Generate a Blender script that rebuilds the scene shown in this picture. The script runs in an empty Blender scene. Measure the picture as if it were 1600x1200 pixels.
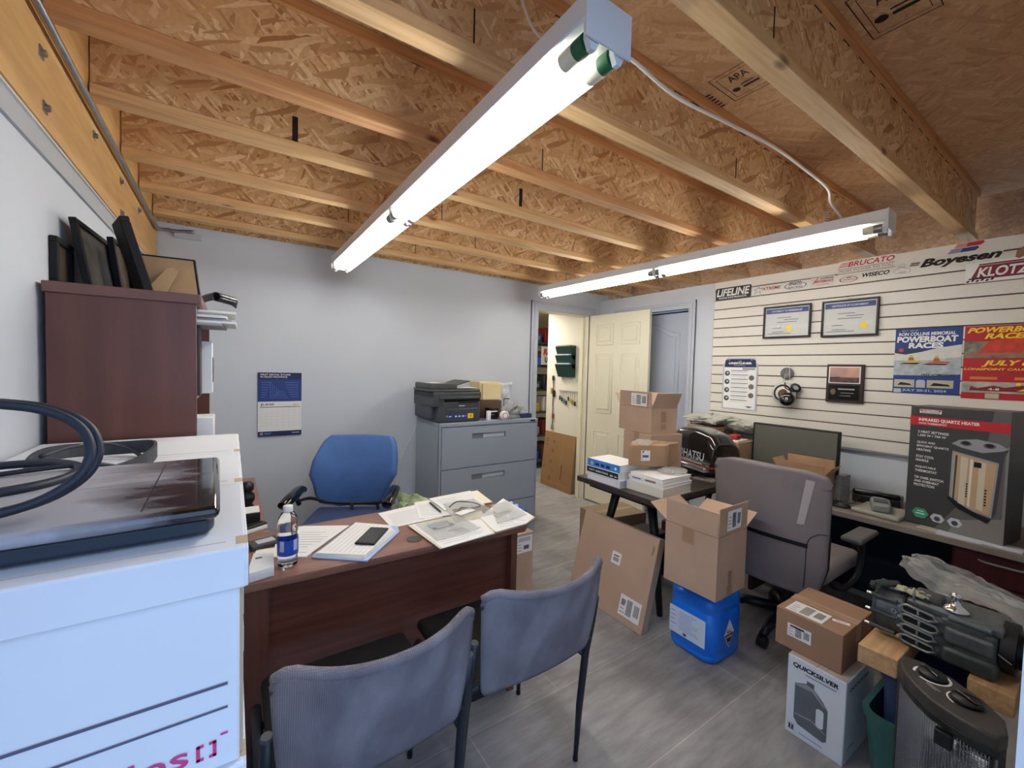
import bpy, bmesh, math, random
from mathutils import Matrix, Vector, noise as mnoise
R_ = random.Random(7)
SC = bpy.context.scene
COL = SC.collection
PI = math.pi

# ------------------------------------------------------------------ camera, world, light, exposure
cam = bpy.data.objects.new('camera', bpy.data.cameras.new('camera'))
COL.objects.link(cam)
cam.data.sensor_width = 36.0
cam.data.lens = 14.683
cam.data.clip_start = 0.02
_r = Vector((0.82986, -0.55708, 0.03151)); _u = Vector((0, 0, 0)); _f = Vector((0, 0, 0))
YAW, PIT, ROL = 0.59129287, 0.03802873, 0.02546559
f0 = Vector((math.sin(YAW)*math.cos(PIT), math.cos(YAW)*math.cos(PIT), -math.sin(PIT)))
r0 = Vector((math.cos(YAW), -math.sin(YAW), 0)); u0 = r0.cross(f0)
cr, sr = math.cos(ROL), math.sin(ROL)
rr = r0*cr + u0*sr
dd = r0*sr - u0*cr
uu = -dd
cam.matrix_world = Matrix(((rr.x, uu.x, -f0.x, 0), (rr.y, uu.y, -f0.y, 0), (rr.z, uu.z, -f0.z, 1.44), (0, 0, 0, 1)))
SC.camera = cam
W = bpy.data.worlds.new('sky'); SC.world = W; W.use_nodes = True
W.node_tree.nodes['Background'].inputs[0].default_value = (0.46, 0.65, 1.0, 1)
W.node_tree.nodes['Background'].inputs[1].default_value = 1.6
SC.view_settings.view_transform = 'Standard'
SC.view_settings.look = 'None'
SC.view_settings.exposure = 0.46
SC.view_settings.gamma = 1.0
SC.view_settings.use_curve_mapping = False
TUBE = 16.0
try:
    SC.cycles.use_denoising = True
    SC.cycles.max_bounces = 10
    SC.cycles.diffuse_bounces = 6
    SC.cycles.sample_clamp_indirect = 6.0
except Exception:
    pass
pl = bpy.data.lights.new('doorway_portal', 'AREA'); pl.shape = 'RECTANGLE'; pl.size = 1.4; pl.size_y = 2.3
pl.cycles.is_portal = True
po = bpy.data.objects.new('doorway_portal', pl); COL.objects.link(po)
po.location = (0.25, -0.10, 1.1); po.rotation_euler = (PI/2, 0, 0)   # faces into the room

# ------------------------------------------------------------------ colours and materials
def lin(c):
    out = []
    for v in c[:3]:
        v = v/255.0
        out.append(v/12.92 if v <= 0.04045 else ((v+0.055)/1.055)**2.4)
    return (out[0], out[1], out[2], 1.0)
_mats = {}
def nt(name):
    m = bpy.data.materials.new(name); m.use_nodes = True
    n = m.node_tree; b = n.nodes['Principled BSDF']
    return m, n, b
def mat(name, col, rough=0.55, metal=0.0, var=0.0, vs=6.0, bump=0.0, bs=60.0, spec=0.5, coat=0.0, trans=0.0, ior=1.45, alpha=1.0, col2=None, stretch=(1, 1, 1), detail=4.0):
    if name in _mats: return _mats[name]
    m, n, b = nt(name)
    b.inputs['Roughness'].default_value = rough
    b.inputs['Metallic'].default_value = metal
    b.inputs['Specular IOR Level'].default_value = spec
    b.inputs['Coat Weight'].default_value = coat
    b.inputs['Transmission Weight'].default_value = trans
    b.inputs['IOR'].default_value = ior
    b.inputs['Alpha'].default_value = alpha
    c = lin(col)
    tc = n.nodes.new('ShaderNodeTexCoord'); mp = n.nodes.new('ShaderNodeMapping')
    mp.inputs['Scale'].default_value = stretch
    n.links.new(tc.outputs['Object'], mp.inputs['Vector'])
    if var > 0 or col2:
        t = n.nodes.new('ShaderNodeTexNoise'); t.inputs['Scale'].default_value = vs; t.inputs['Detail'].default_value = detail
        n.links.new(mp.outputs[0], t.inputs['Vector'])
        r = n.nodes.new('ShaderNodeValToRGB')
        r.color_ramp.elements[0].position = 0.32; r.color_ramp.elements[1].position = 0.68
        a = lin(col2) if col2 else tuple(x*(1-var) for x in c[:3])+(1,)
        r.color_ramp.elements[0].color = a
        r.color_ramp.elements[1].color = c if col2 else tuple(min(1, x*(1+var)) for x in c[:3])+(1,)
        n.links.new(t.outputs['Fac'], r.inputs['Fac']); n.links.new(r.outputs['Color'], b.inputs['Base Color'])
    else:
        b.inputs['Base Color'].default_value = c
    if bump > 0:
        t2 = n.nodes.new('ShaderNodeTexNoise'); t2.inputs['Scale'].default_value = bs; t2.inputs['Detail'].default_value = 3
        n.links.new(mp.outputs[0], t2.inputs['Vector'])
        bp = n.nodes.new('ShaderNodeBump'); bp.inputs['Strength'].default_value = bump; bp.inputs['Distance'].default_value = 0.01
        n.links.new(t2.outputs['Fac'], bp.inputs['Height']); n.links.new(bp.outputs[0], b.inputs['Normal'])
    _mats[name] = m
    return m
def emis(name, col, s):
    if name in _mats: return _mats[name]
    m, n, b = nt(name)
    b.inputs['Base Color'].default_value = lin(col)
    b.inputs['Emission Color'].default_value = lin(col); b.inputs['Emission Strength'].default_value = s
    _mats[name] = m; return m
def osb(name, cols, scale=1.0, dark=1.0, ax=1):
    """chips of wood pressed flat: three layers of stretched cells at different angles"""
    if name in _mats: return _mats[name]
    m, n, b = nt(name); L = n.links.new
    b.inputs['Roughness'].default_value = 0.7
    tc = n.nodes.new('ShaderNodeTexCoord')
    wn = n.nodes.new('ShaderNodeTexNoise'); wn.inputs['Scale'].default_value = 7; wn.inputs['Detail'].default_value = 2
    L(tc.outputs['Object'], wn.inputs['Vector'])
    vm = n.nodes.new('ShaderNodeVectorMath'); vm.operation = 'SCALE'; vm.inputs[3].default_value = 0.03
    L(wn.outputs['Color'], vm.inputs[0])
    oi = n.nodes.new('ShaderNodeObjectInfo'); ro_ = n.nodes.new('ShaderNodeVectorMath'); ro_.operation = 'SCALE'; ro_.inputs[0].default_value = (7, 5, 3); L(oi.outputs['Random'], ro_.inputs[3])
    vb = n.nodes.new('ShaderNodeVectorMath'); vb.operation = 'ADD'; L(tc.outputs['Object'], vb.inputs[0]); L(ro_.outputs[0], vb.inputs[1])
    va = n.nodes.new('ShaderNodeVectorMath'); va.operation = 'ADD'; L(vb.outputs[0], va.inputs[0]); L(vm.outputs[0], va.inputs[1])
    outs = []
    for k, (rot, sc) in enumerate(((0.15, (9, 46, 46)), (1.25, (13, 74, 74)), (-0.75, (12, 84, 84)), (0.5, (8, 58, 58)))):
        m0 = n.nodes.new('ShaderNodeMapping'); m0.inputs['Rotation'].default_value = tuple(rot if q == ax else 0.0 for q in range(3)); L(va.outputs[0], m0.inputs['Vector'])
        mp = n.nodes.new('ShaderNodeMapping'); mp.inputs['Scale'].default_value = tuple(s*scale for s in sc)
        mp.inputs['Location'].default_value = (k*3.1, k*1.7, k)
        L(m0.outputs[0], mp.inputs['Vector'])
        v = n.nodes.new('ShaderNodeTexVoronoi'); v.inputs['Scale'].default_value = 1.0; v.inputs['Randomness'].default_value = 1.0
        L(mp.outputs[0], v.inputs['Vector'])
        sp = n.nodes.new('ShaderNodeSeparateColor'); L(v.outputs['Color'], sp.inputs[0])
        outs.append((sp, v))
    def ramp(src, cs):
        r = n.nodes.new('ShaderNodeValToRGB'); el = r.color_ramp.elements
        el[0].position = 0; el[0].color = lin(cs[0]); el[1].position = 1; el[1].color = lin(cs[-1])
        for i, c in enumerate(cs[1:-1]):
            e = el.new((i+1)/(len(cs)-1)); e.color = lin(c)
        L(src, r.inputs['Fac']); return r.outputs[0]
    cur = ramp(outs[0][0].outputs[0], cols)
    for k in (1, 2, 3):
        mx = n.nodes.new('ShaderNodeMix'); mx.data_type = 'RGBA'
        gt = n.nodes.new('ShaderNodeMath'); gt.operation = 'GREATER_THAN'; gt.inputs[1].default_value = (0, .50, .58, .70)[k]
        L(outs[k][0].outputs[1], gt.inputs[0]); L(gt.outputs[0], mx.inputs[0])
        L(cur, mx.inputs[6]); L(ramp(outs[k][0].outputs[0], cols[::-1]), mx.inputs[7]); cur = mx.outputs[2]
    big = n.nodes.new('ShaderNodeTexNoise'); big.inputs['Scale'].default_value = 90; big.inputs['Detail'].default_value = 2
    L(tc.outputs['Object'], big.inputs['Vector'])
    hs = n.nodes.new('ShaderNodeHueSaturation'); mr = n.nodes.new('ShaderNodeMapRange')
    mr.inputs[3].default_value = 0.82*dark; mr.inputs[4].default_value = 1.14*dark
    L(big.outputs['Fac'], mr.inputs[0]); L(mr.outputs[0], hs.inputs['Value']); L(cur, hs.inputs['Color'])
    L(hs.outputs[0], b.inputs['Base Color'])
    bp = n.nodes.new('ShaderNodeBump'); bp.inputs['Strength'].default_value = 0.35; bp.inputs['Distance'].default_value = 0.004
    L(outs[1][0].outputs[0], bp.inputs['Height']); L(bp.outputs[0], b.inputs['Normal'])
    _mats[name] = m; return m
def grain(name, c1, c2, axis='x', freq=1.0, rough=0.5, coat=0.0, knots=False, c3=None):
    """wood whose fibres run along one axis"""
    if name in _mats: return _mats[name]
    m, n, b = nt(name); L = n.links.new
    b.inputs['Roughness'].default_value = rough; b.inputs['Coat Weight'].default_value = coat; b.inputs['Coat Roughness'].default_value = 0.2
    tc = n.nodes.new('ShaderNodeTexCoord'); mp = n.nodes.new('ShaderNodeMapping')
    s = [22*freq]*3; s['xyz'.index(axis)] = 1.3*freq
    mp.inputs['Scale'].default_value = s
    oi = n.nodes.new('ShaderNodeObjectInfo'); ro_ = n.nodes.new('ShaderNodeVectorMath'); ro_.operation = 'SCALE'; ro_.inputs[0].default_value = (6, 4, 5); L(oi.outputs['Random'], ro_.inputs[3])
    vb = n.nodes.new('ShaderNodeVectorMath'); vb.operation = 'ADD'; L(tc.outputs['Object'], vb.inputs[0]); L(ro_.outputs[0], vb.inputs[1])
    L(vb.outputs[0], mp.inputs['Vector'])
    t = n.nodes.new('ShaderNodeTexNoise'); t.inputs['Scale'].default_value = 2.2; t.inputs['Detail'].default_value = 6; t.inputs['Distortion'].default_value = 0.8
    L(mp.outputs[0], t.inputs['Vector'])
    r = n.nodes.new('ShaderNodeValToRGB'); el = r.color_ramp.elements
    el[0].position = 0.3; el[0].color = lin(c1); el[1].position = 0.7; el[1].color = lin(c2)
    if c3: e = el.new(0.5); e.color = lin(c3)
    L(t.outputs['Fac'], r.inputs['Fac']); out = r.outputs[0]
    if knots:
        mk = n.nodes.new('ShaderNodeMapping'); sk = [5.0]*3; sk['xyz'.index(axis)] = 2.2; mk.inputs['Scale'].default_value = sk
        L(vb.outputs[0], mk.inputs['Vector'])
        v = n.nodes.new('ShaderNodeTexVoronoi'); v.inputs['Scale'].default_value = 1.4; L(mk.outputs[0], v.inputs['Vector'])
        rk = n.nodes.new('ShaderNodeValToRGB'); rk.color_ramp.elements[0].position = 0.05; rk.color_ramp.elements[0].color = (1, 1, 1, 1)
        rk.color_ramp.elements[1].position = 0.13; rk.color_ramp.elements[1].color = (0, 0, 0, 1)
        L(v.outputs['Distance'], rk.inputs['Fac'])
        mx = n.nodes.new('ShaderNodeMix'); mx.data_type = 'RGBA'; L(rk.outputs[0], mx.inputs[0]); L(out, mx.inputs[6]); mx.inputs[7].default_value = lin((105, 62, 34)); out = mx.outputs[2]
    L(out, b.inputs['Base Color'])
    bp = n.nodes.new('ShaderNodeBump'); bp.inputs['Strength'].default_value = 0.12; bp.inputs['Distance'].default_value = 0.003
    L(t.outputs['Fac'], bp.inputs['Height']); L(bp.outputs[0], b.inputs['Normal'])
    _mats[name] = m; return m

def floor_mat():
    m, n, b = nt('floor'); L = n.links.new
    tc = n.nodes.new('ShaderNodeTexCoord')
    br = n.nodes.new('ShaderNodeTexBrick'); br.inputs['Scale'].default_value = 1.0
    br.inputs['Brick Width'].default_value = 1.22; br.inputs['Row Height'].default_value = 0.46; br.inputs['Mortar Size'].default_value = 0.0022
    br.inputs['Color1'].default_value = lin((158, 156, 156)); br.inputs['Color2'].default_value = lin((146, 143, 142)); br.inputs['Mortar'].default_value = lin((186, 178, 170))
    br.offset = 0.37
    L(tc.outputs['Object'], br.inputs['Vector'])
    mp = n.nodes.new('ShaderNodeMapping'); mp.inputs['Scale'].default_value = (1.6, 9, 1); L(tc.outputs['Object'], mp.inputs['Vector'])
    t = n.nodes.new('ShaderNodeTexNoise'); t.inputs['Scale'].default_value = 2.6; t.inputs['Detail'].default_value = 8; t.inputs['Roughness'].default_value = 0.65; L(mp.outputs[0], t.inputs['Vector'])
    t2 = n.nodes.new('ShaderNodeTexNoise'); t2.inputs['Scale'].default_value = 2.2; t2.inputs['Detail'].default_value = 6; t2.inputs['Distortion'].default_value = 1.0; L(tc.outputs['Object'], t2.inputs['Vector'])
    ad = n.nodes.new('ShaderNodeMath'); ad.operation = 'ADD'; L(t.outputs['Fac'], ad.inputs[0]); L(t2.outputs['Fac'], ad.inputs[1])
    mr = n.nodes.new('ShaderNodeMapRange'); mr.inputs[1].default_value = 0.7; mr.inputs[2].default_value = 1.3; mr.inputs[3].default_value = 0.62; mr.inputs[4].default_value = 1.35
    L(ad.outputs[0], mr.inputs[0])
    hs = n.nodes.new('ShaderNodeHueSaturation'); L(br.outputs['Color'], hs.inputs['Color']); L(mr.outputs[0], hs.inputs['Value'])
    L(hs.outputs[0], b.inputs['Base Color']); b.inputs['Roughness'].default_value = 0.5
    return m

# ------------------------------------------------------------------ mesh builder
_tx = {}
def text_geo(s, bold, shear):
    k = (s, bold, shear)
    if k in _tx: return _tx[k]
    cu = bpy.data.curves.new('t', 'FONT'); cu.body = s; cu.offset = bold; cu.shear = shear; cu.resolution_u = 3
    o = bpy.data.objects.new('t', cu); COL.objects.link(o)
    dg = bpy.context.evaluated_depsgraph_get(); dg.update()
    me = bpy.data.meshes.new_from_object(o.evaluated_get(dg))
    vs = [tuple(v.co) for v in me.vertices]; fs = [tuple(p.vertices) for p in me.polygons]
    bpy.data.objects.remove(o); bpy.data.meshes.remove(me); bpy.data.curves.remove(cu)
    if not vs: vs = [(0, 0, 0)]
    x0 = min(v[0] for v in vs); x1 = max(v[0] for v in vs); y0 = min(v[1] for v in vs); y1 = max(v[1] for v in vs)
    _tx[k] = (vs, fs, x0, x1, y0, y1); return _tx[k]
class MB:
    def __init__(s, M=None):
        s.v = []; s.f = []; s.m = []; s.sm = []; s.mats = []; s.st = [M or Matrix.Identity(4)]
    @property
    def M(s): return s.st[-1]
    def push(s, M): s.st.append(s.st[-1] @ M); return s
    def pop(s): s.st.pop(); return s
    def mi(s, m):
        if m not in s.mats: s.mats.append(m)
        return s.mats.index(m)
    def add(s, vs, fs, m, smooth=False):
        o = len(s.v); i = s.mi(m); M = s.M; flip = M.determinant() < 0
        s.v += [tuple(M @ Vector(v)) for v in vs]
        for f in fs:
            g = tuple(o+k for k in f)
            s.f.append(g[::-1] if flip else g); s.m.append(i); s.sm.append(smooth)
        return s
    def box(s, x0, x1, y0, y1, z0, z1, m, bev=0.0, seg=2):
        if bev <= 0:
            vs = [(x, y, z) for x in (x0, x1) for y in (y0, y1) for z in (z0, z1)]
            return s.add(vs, [(0, 1, 3, 2), (4, 6, 7, 5), (0, 4, 5, 1), (2, 3, 7, 6), (0, 2, 6, 4), (1, 5, 7, 3)], m)
        bm = bmesh.new(); bmesh.ops.create_cube(bm, size=1)
        for v in bm.verts: v.co = Vector(((x0+x1)/2+v.co.x*(x1-x0), (y0+y1)/2+v.co.y*(y1-y0), (z0+z1)/2+v.co.z*(z1-z0)))
        bev = min(bev, abs(x1-x0)*.49, abs(y1-y0)*.49, abs(z1-z0)*.49)
        bmesh.ops.bevel(bm, geom=list(bm.edges), offset=bev, segments=seg, profile=0.5, affect='EDGES', clamp_overlap=True)
        return s.from_bm(bm, m, True)
    def from_bm(s, bm, m, smooth=False):
        bm.verts.index_update(); bm.normal_update()
        s.add([tuple(v.co) for v in bm.verts], [tuple(v.index for v in f.verts) for f in bm.faces], m, smooth)
        if smooth:      # broad flat faces keep flat shading, only the rounded edges are smooth
            n = len(bm.faces)
            for i, f in enumerate(bm.faces):
                if max(abs(f.normal.x), abs(f.normal.y), abs(f.normal.z)) > .9995: s.sm[-n+i] = False
        bm.free(); return s
    def loft(s, rings, m, smooth=True, cap=True):
        n = len(rings[0]); vs = [p for r in rings for p in r]
        s.add(vs, [(i*n+k, i*n+(k+1) % n, (i+1)*n+(k+1) % n, (i+1)*n+k) for i in range(len(rings)-1) for k in range(n)], m, smooth)
        if cap: s.add(rings[0], [tuple(range(n))[::-1]], m); s.add(rings[-1], [tuple(range(n))], m)
        return s
    def prism(s, pts, z0, z1, m, bev=0.0, seg=2):
        """polygon in XY pushed from z0 to z1"""
        bm = bmesh.new()
        f = bm.faces.new([bm.verts.new((p[0], p[1], z0)) for p in pts])
        r = bmesh.ops.extrude_face_region(bm, geom=[f])
        for e in r['geom']:
            if isinstance(e, bmesh.types.BMVert): e.co.z = z1
        bmesh.ops.recalc_face_normals(bm, faces=list(bm.faces))
        if bev > 0: bmesh.ops.bevel(bm, geom=list(bm.edges), offset=bev, segments=seg, profile=0.5, affect='EDGES', clamp_overlap=True)
        return s.from_bm(bm, m, bev > 0)
    def cyl(s, p0, p1, r0, m, r1=None, n=20, smooth=True, caps=True):
        r1 = r0 if r1 is None else r1
        p0 = Vector(p0); p1 = Vector(p1); d = (p1-p0).normalized(); a = d.orthogonal().normalized(); b = d.cross(a)
        vs = []; fs = []
        for p, r in ((p0, r0), (p1, r1)):
            for k in range(n):
                t = 2*PI*k/n; vs.append(tuple(p+(a*math.cos(t)+b*math.sin(t))*r))
        for k in range(n): fs.append((k, (k+1) % n, n+(k+1) % n, n+k))
        s.add(vs, fs, m, smooth)
        if caps: s.add(vs, [tuple(range(n))[::-1], tuple(range(n, 2*n))], m)
        return s
    def tube(s, pts, r, m, n=10, closed=False, flat=None, rot=0.0):
        """round tube, or flat=(w,t) for a strap; r may be a list"""
        P = [Vector(p) for p in pts]; N = len(P); vs = []; fs = []
        up = None
        for i, p in enumerate(P):
            a = P[(i-1) % N] if (closed or i > 0) else p; b = P[(i+1) % N] if (closed or i < N-1) else p
            d = (b-a).normalized()
            if up is None: up = Vector((0, 0, 1)) if abs(d.z) < 0.95 else Vector((1, 0, 0))
            if flat: up = Vector((0, 0, 1)) if abs(d.z) < 0.95 else up
            x = d.cross(up).normalized(); up2 = x.cross(d).normalized()
            if not flat: up = up2
            ri = r[i] if isinstance(r, (list, tuple)) else r
            for k in range(n):
                t = 2*PI*k/n + rot
                if flat:
                    cx, cy = [(1, 1), (-1, 1), (-1, -1), (1, -1)][k % 4]; vs.append(tuple(p+x*cx*flat[1]/2+up2*cy*flat[0]/2))
                else: vs.append(tuple(p+(x*math.cos(t)+up2*math.sin(t))*ri))
                if flat and k == 3: break
        nn = 4 if flat else n
        for i in range(N if closed else N-1):
            j = (i+1) % N
            for k in range(nn): fs.append((i*nn+k, i*nn+(k+1) % nn, j*nn+(k+1) % nn, j*nn+k))
        if not closed: fs.append(tuple(range(nn))[::-1]); fs.append(tuple((N-1)*nn+k for k in range(nn)))
        return s.add(vs, fs, m, not flat)
    def lathe(s, prof, m, n=24, c=(0, 0, 0)):
        vs = []; fs = []
        for (r, z) in prof:
            for k in range(n):
                t = 2*PI*k/n; vs.append((c[0]+r*math.cos(t), c[1]+r*math.sin(t), c[2]+z))
        for i in range(len(prof)-1):
            for k in range(n): fs.append((i*n+k, i*n+(k+1) % n, (i+1)*n+(k+1) % n, (i+1)*n+k))
        fs.append(tuple(range(n))[::-1]); fs.append(tuple((len(prof)-1)*n+k for k in range(n)))
        return s.add(vs, fs, m, True)
    def shell(s, fn, nu, nv, th, m, smooth=True):
        """surface fn(u,v) with real thickness th"""
        g = [[Vector(fn(i/nu, j/nv)) for j in range(nv+1)] for i in range(nu+1)]
        N = {}
        for i in range(nu+1):
            for j in range(nv+1):
                du = g[min(i+1, nu)][j]-g[max(i-1, 0)][j]; dv = g[i][min(j+1, nv)]-g[i][max(j-1, 0)]
                q = du.cross(dv); N[i, j] = q.normalized() if q.length > 1e-12 else Vector((0, 0, 1))
        w = nv+1; T = (nu+1)*w
        vs = [tuple(g[i][j]+N[i, j]*th/2) for i in range(nu+1) for j in range(w)]+[tuple(g[i][j]-N[i, j]*th/2) for i in range(nu+1) for j in range(w)]
        fs = []
        for i in range(nu):
            for j in range(nv):
                a, b, c, d = i*w+j, (i+1)*w+j, (i+1)*w+j+1, i*w+j+1
                fs.append((a, b, c, d)); fs.append((T+a, T+d, T+c, T+b))
        for i in range(nu):
            fs.append((i*w, T+i*w, T+(i+1)*w, (i+1)*w)); fs.append((i*w+nv, (i+1)*w+nv, T+(i+1)*w+nv, T+i*w+nv))
        for j in range(nv):
            fs.append((j, j+1, T+j+1, T+j)); fs.append((nu*w+j, T+nu*w+j, T+nu*w+j+1, nu*w+j+1))
        return s.add(vs, fs, m, smooth)
    def rect(s, x0, x1, y0, y1, m, z=0.0005):
        return s.add([(x0, y0, z), (x1, y0, z), (x1, y1, z), (x0, y1, z)], [(0, 1, 2, 3)], m)
    def poly(s, pts, m, z=0.001):
        return s.add([(p[0], p[1], z) for p in pts], [tuple(range(len(pts)))], m)
    def disc(s, x, y, r, m, z=0.001, n=20, ry=None, rin=0):
        ry = ry or r
        if rin:
            o = [(x+r*math.cos(2*PI*k/n), y+ry*math.sin(2*PI*k/n), z) for k in range(n)]
            i_ = [(x+rin*math.cos(2*PI*k/n), y+rin*ry/r*math.sin(2*PI*k/n), z) for k in range(n)]
            return s.add(o+i_, [(k, (k+1) % n, n+(k+1) % n, n+k) for k in range(n)], m)
        return s.poly([(x+r*math.cos(2*PI*k/n), y+ry*math.sin(2*PI*k/n)) for k in range(n)], m, z)
    def text(s, t, x, y, w, h, m, z=0.001, bold=0.0, shear=0.0):
        """lettering fitted into the box x..x+w, y..y+h"""
        vs, fs, x0, x1, y0, y1 = text_geo(t, bold, shear)
        return s.add([(x+(v[0]-x0)/(x1-x0)*w, y+(v[1]-y0)/(y1-y0)*h, z) for v in vs], fs, m)
    def build(s, name, parent=None, world=False):
        me = bpy.data.meshes.new(name)
        vs = s.v
        me.from_pydata(vs, [], s.f)
        for m in s.mats: me.materials.append(m)
        me.polygons.foreach_set('material_index', s.m); me.polygons.foreach_set('use_smooth', s.sm)
        me.update()
        o = bpy.data.objects.new(name, me); COL.objects.link(o)
        if parent:
            o.parent = parent
            if world: me.transform(rootM(parent).inverted())
        return o
_rm = {}
def rootM(o):
    M = _rm.get(o.name)
    if M is None: return rootM(o.parent) if o.parent else Matrix.Identity(4)
    return M
def panel(P, U, V):
    U = Vector(U).normalized(); V = Vector(V).normalized(); N = U.cross(V)
    return Matrix(((U.x, V.x, N.x, P[0]), (U.y, V.y, N.y, P[1]), (U.z, V.z, N.z, P[2]), (0, 0, 0, 1)))
def T(x=0, y=0, z=0): return Matrix.Translation((x, y, z))
def RZ(a): return Matrix.Rotation(a, 4, 'Z')
def RX(a): return Matrix.Rotation(a, 4, 'X')
def RY(a): return Matrix.Rotation(a, 4, 'Y')
def tag(o, label, cat, group=None, kind=None):
    if label: o['label'] = label
    if cat: o['category'] = cat
    if group: o['group'] = group
    if kind: o['kind'] = kind
    return o
def thing(name, label, cat, loc=(0, 0, 0), rz=0.0, group=None, M=None):
    o = bpy.data.objects.new(name, None); COL.objects.link(o); o.empty_display_size = 0.05
    MM = M if M is not None else T(*loc) @ RZ(rz)
    o.matrix_world = MM; o.location = MM.to_translation(); o.rotation_euler = MM.to_euler()
    _rm[o.name] = MM.copy()
    return tag(o, label, cat, group)
def dup(root, M, label, group=None):
    """a copy of a thing, its parts and their sub-parts"""
    r = root.copy(); COL.objects.link(r); r.location = M.to_translation(); r.rotation_euler = M.to_euler(); r['label'] = label
    if group: r['group'] = group
    _rm[r.name] = M.copy()
    for ch in list(root.children):
        c = ch.copy(); COL.objects.link(c); c.parent = r
        for g in list(ch.children):
            d = g.copy(); COL.objects.link(d); d.parent = c
    return r
def struct(name, mb):
    o = mb.build(name); o['kind'] = 'structure'; return o
def lab(o, l): o['label'] = l; return o

def rrect(x0, x1, y0, y1, z, r, q=7):
    out = []
    for (cx, cy, k) in ((x1-r, y1-r, 0), (x0+r, y1-r, 1), (x0+r, y0+r, 2), (x1-r, y0+r, 3)):
        for j in range(q):
            t = PI/2*(k+j/(q-1)); out.append((cx+r*math.cos(t), cy+r*math.sin(t), z))
    return out

# ================================================================== materials used all over
WALL = mat('wall_paint', (203, 209, 218), 0.75, var=0.02, vs=2, bump=0.03, bs=180)
TRIMW = mat('casing_paint', (186, 192, 202), 0.5)
CREAM = mat('cream_door_paint', (226, 221, 200), 0.45)
OSBW = osb('joist_web_flakes', [(172, 120, 74), (226, 188, 138), (216, 176, 126), (244, 216, 172), (194, 146, 98), (232, 198, 150)], 1.0)
OSBC = osb('subfloor_flakes', [(190, 146, 102), (212, 170, 126), (200, 156, 112), (222, 184, 140), (206, 164, 120)], 0.8, 1.0, 2)
LUM = grain('lumber', (200, 156, 106), (230, 194, 146), 'x', 1.0, 0.65, knots=True, c3=(220, 180, 128))
LUMR = grain('lumber_red_stain', (186, 132, 86), (216, 166, 112), 'x', 0.8, 0.65, knots=True)
LVL = mat('ledger_face', (212, 170, 112), 0.55, var=0.1, vs=5, col2=(194, 150, 94), stretch=(3, 1, 8))
INK = mat('black_ink', (28, 24, 22), 0.7)
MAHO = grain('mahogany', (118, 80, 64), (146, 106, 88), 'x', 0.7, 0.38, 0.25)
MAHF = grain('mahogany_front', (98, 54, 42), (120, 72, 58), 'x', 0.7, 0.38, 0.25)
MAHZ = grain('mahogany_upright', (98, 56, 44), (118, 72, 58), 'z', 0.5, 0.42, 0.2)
MAHE = mat('mahogany_edge', (112, 76, 68), 0.4)
CARD = mat('cardboard', (186, 158, 136), 0.85, var=0.05, vs=5)
CARD2 = mat('cardboard_darker', (172, 138, 106), 0.85, var=0.06, vs=6)
CARDI = mat('cardboard_inside', (188, 152, 112), 0.9)
TAPE = mat('packing_tape', (166, 134, 108), 0.3, var=0.04)
PAPER = mat('white_paper', (236, 236, 234), 0.8)
PAPERB = mat('paper_print', (186, 190, 202), 0.8)
WHITE = mat('white_plastic', (232, 232, 230), 0.4)
WHITEC = mat('white_card', (226, 228, 232), 0.7, var=0.02)
BLACK = mat('black_plastic', (20, 20, 22), 0.4)
BLACKM = mat('black_matte', (22, 22, 24), 0.8)
GLOSS = mat('glossy_black', (8, 8, 9), 0.12, coat=0.6)
DGREY = mat('dark_grey_plastic', (62, 65, 70), 0.5)
MGREY = mat('grey_metal', (150, 152, 154), 0.4, 0.4)
CHROME = mat('chrome', (214, 214, 214), 0.15, 1.0)
STEEL = mat('galvanised', (150, 152, 154), 0.35, 0.9, var=0.1, vs=30)
RED = mat('red_print', (186, 32, 44), 0.6)
BLUEP = mat('blue_print', (36, 62, 128), 0.6)
NAVY = mat('navy_print', (30, 42, 84), 0.6)
YEL = mat('yellow_print', (240, 206, 40), 0.6)
LAMPW = mat('lamp_housing', (222, 224, 226), 0.35)
CLEAR = mat('clear_plastic', (245, 248, 250), 0.12, trans=0.95, ior=1.25, alpha=0.55)
GLASS = mat('clear_bottle', (240, 245, 250), 0.05, trans=1.0, ior=1.3)

XL, XR, YB, ZJ, ZS = -0.40, 3.435, 3.38, 2.28, 2.58

# ================================================================== the room shell
FL = floor_mat()
b = MB(); b.box(-0.6, 5.2, -0.1, 6.6, -0.06, 0, FL); struct('floor', b)
CONC = mat('outdoor_concrete', (150, 150, 148), 0.9, var=0.1, vs=3)
b = MB(); b.box(-8, 9, -10, -0.1, -0.12, -0.04, CONC); struct('ground', b)
b = MB(); b.box(-0.6, 4.0, -0.12, 3.6, ZS, ZS+0.02, OSBC)
# mill stamps on the underside of the subfloor
def stamp(x, y, rz, w, h):
    b.push(panel((x, y, ZS-0.0015), (0, -1, 0), (-1, 0, 0)))
    for (a0, a1, c0, c1) in ((0, w, 0, .003), (0, w, h-.003, h), (0, .003, 0, h), (w-.003, w, 0, h), (.02, w-.02, .02, .022), (.02, w-.02, h-.022, h-.02), (.02, .022, .02, h-.02), (w-.022, w-.02, .02, h-.02), (w*.55, w*.552, .02, h-.02)):
        b.rect(a0, a1, c0, c1, INK, 0)
    b.text('APA', w*.30, h*.62, w*.44, h*.20, INK, 0)
    b.disc(w*.26, h*.34, h*.07, INK, 0); b.rect(w*.42, w*.78, h*.30, h*.36, INK, 0); b.rect(w*.42, w*.70, h*.42, h*.45, INK, 0)
    for k in range(6): b.rect(-.085, -.035, .01+k*.022, .01+k*.022+.010, INK, 0)
    b.pop()
stamp(1.75, 0.985, 0.0, 0.165, 0.20); stamp(1.80, 0.545, 0.0, 0.17, 0.25)
struct('ceiling', b)
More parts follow.
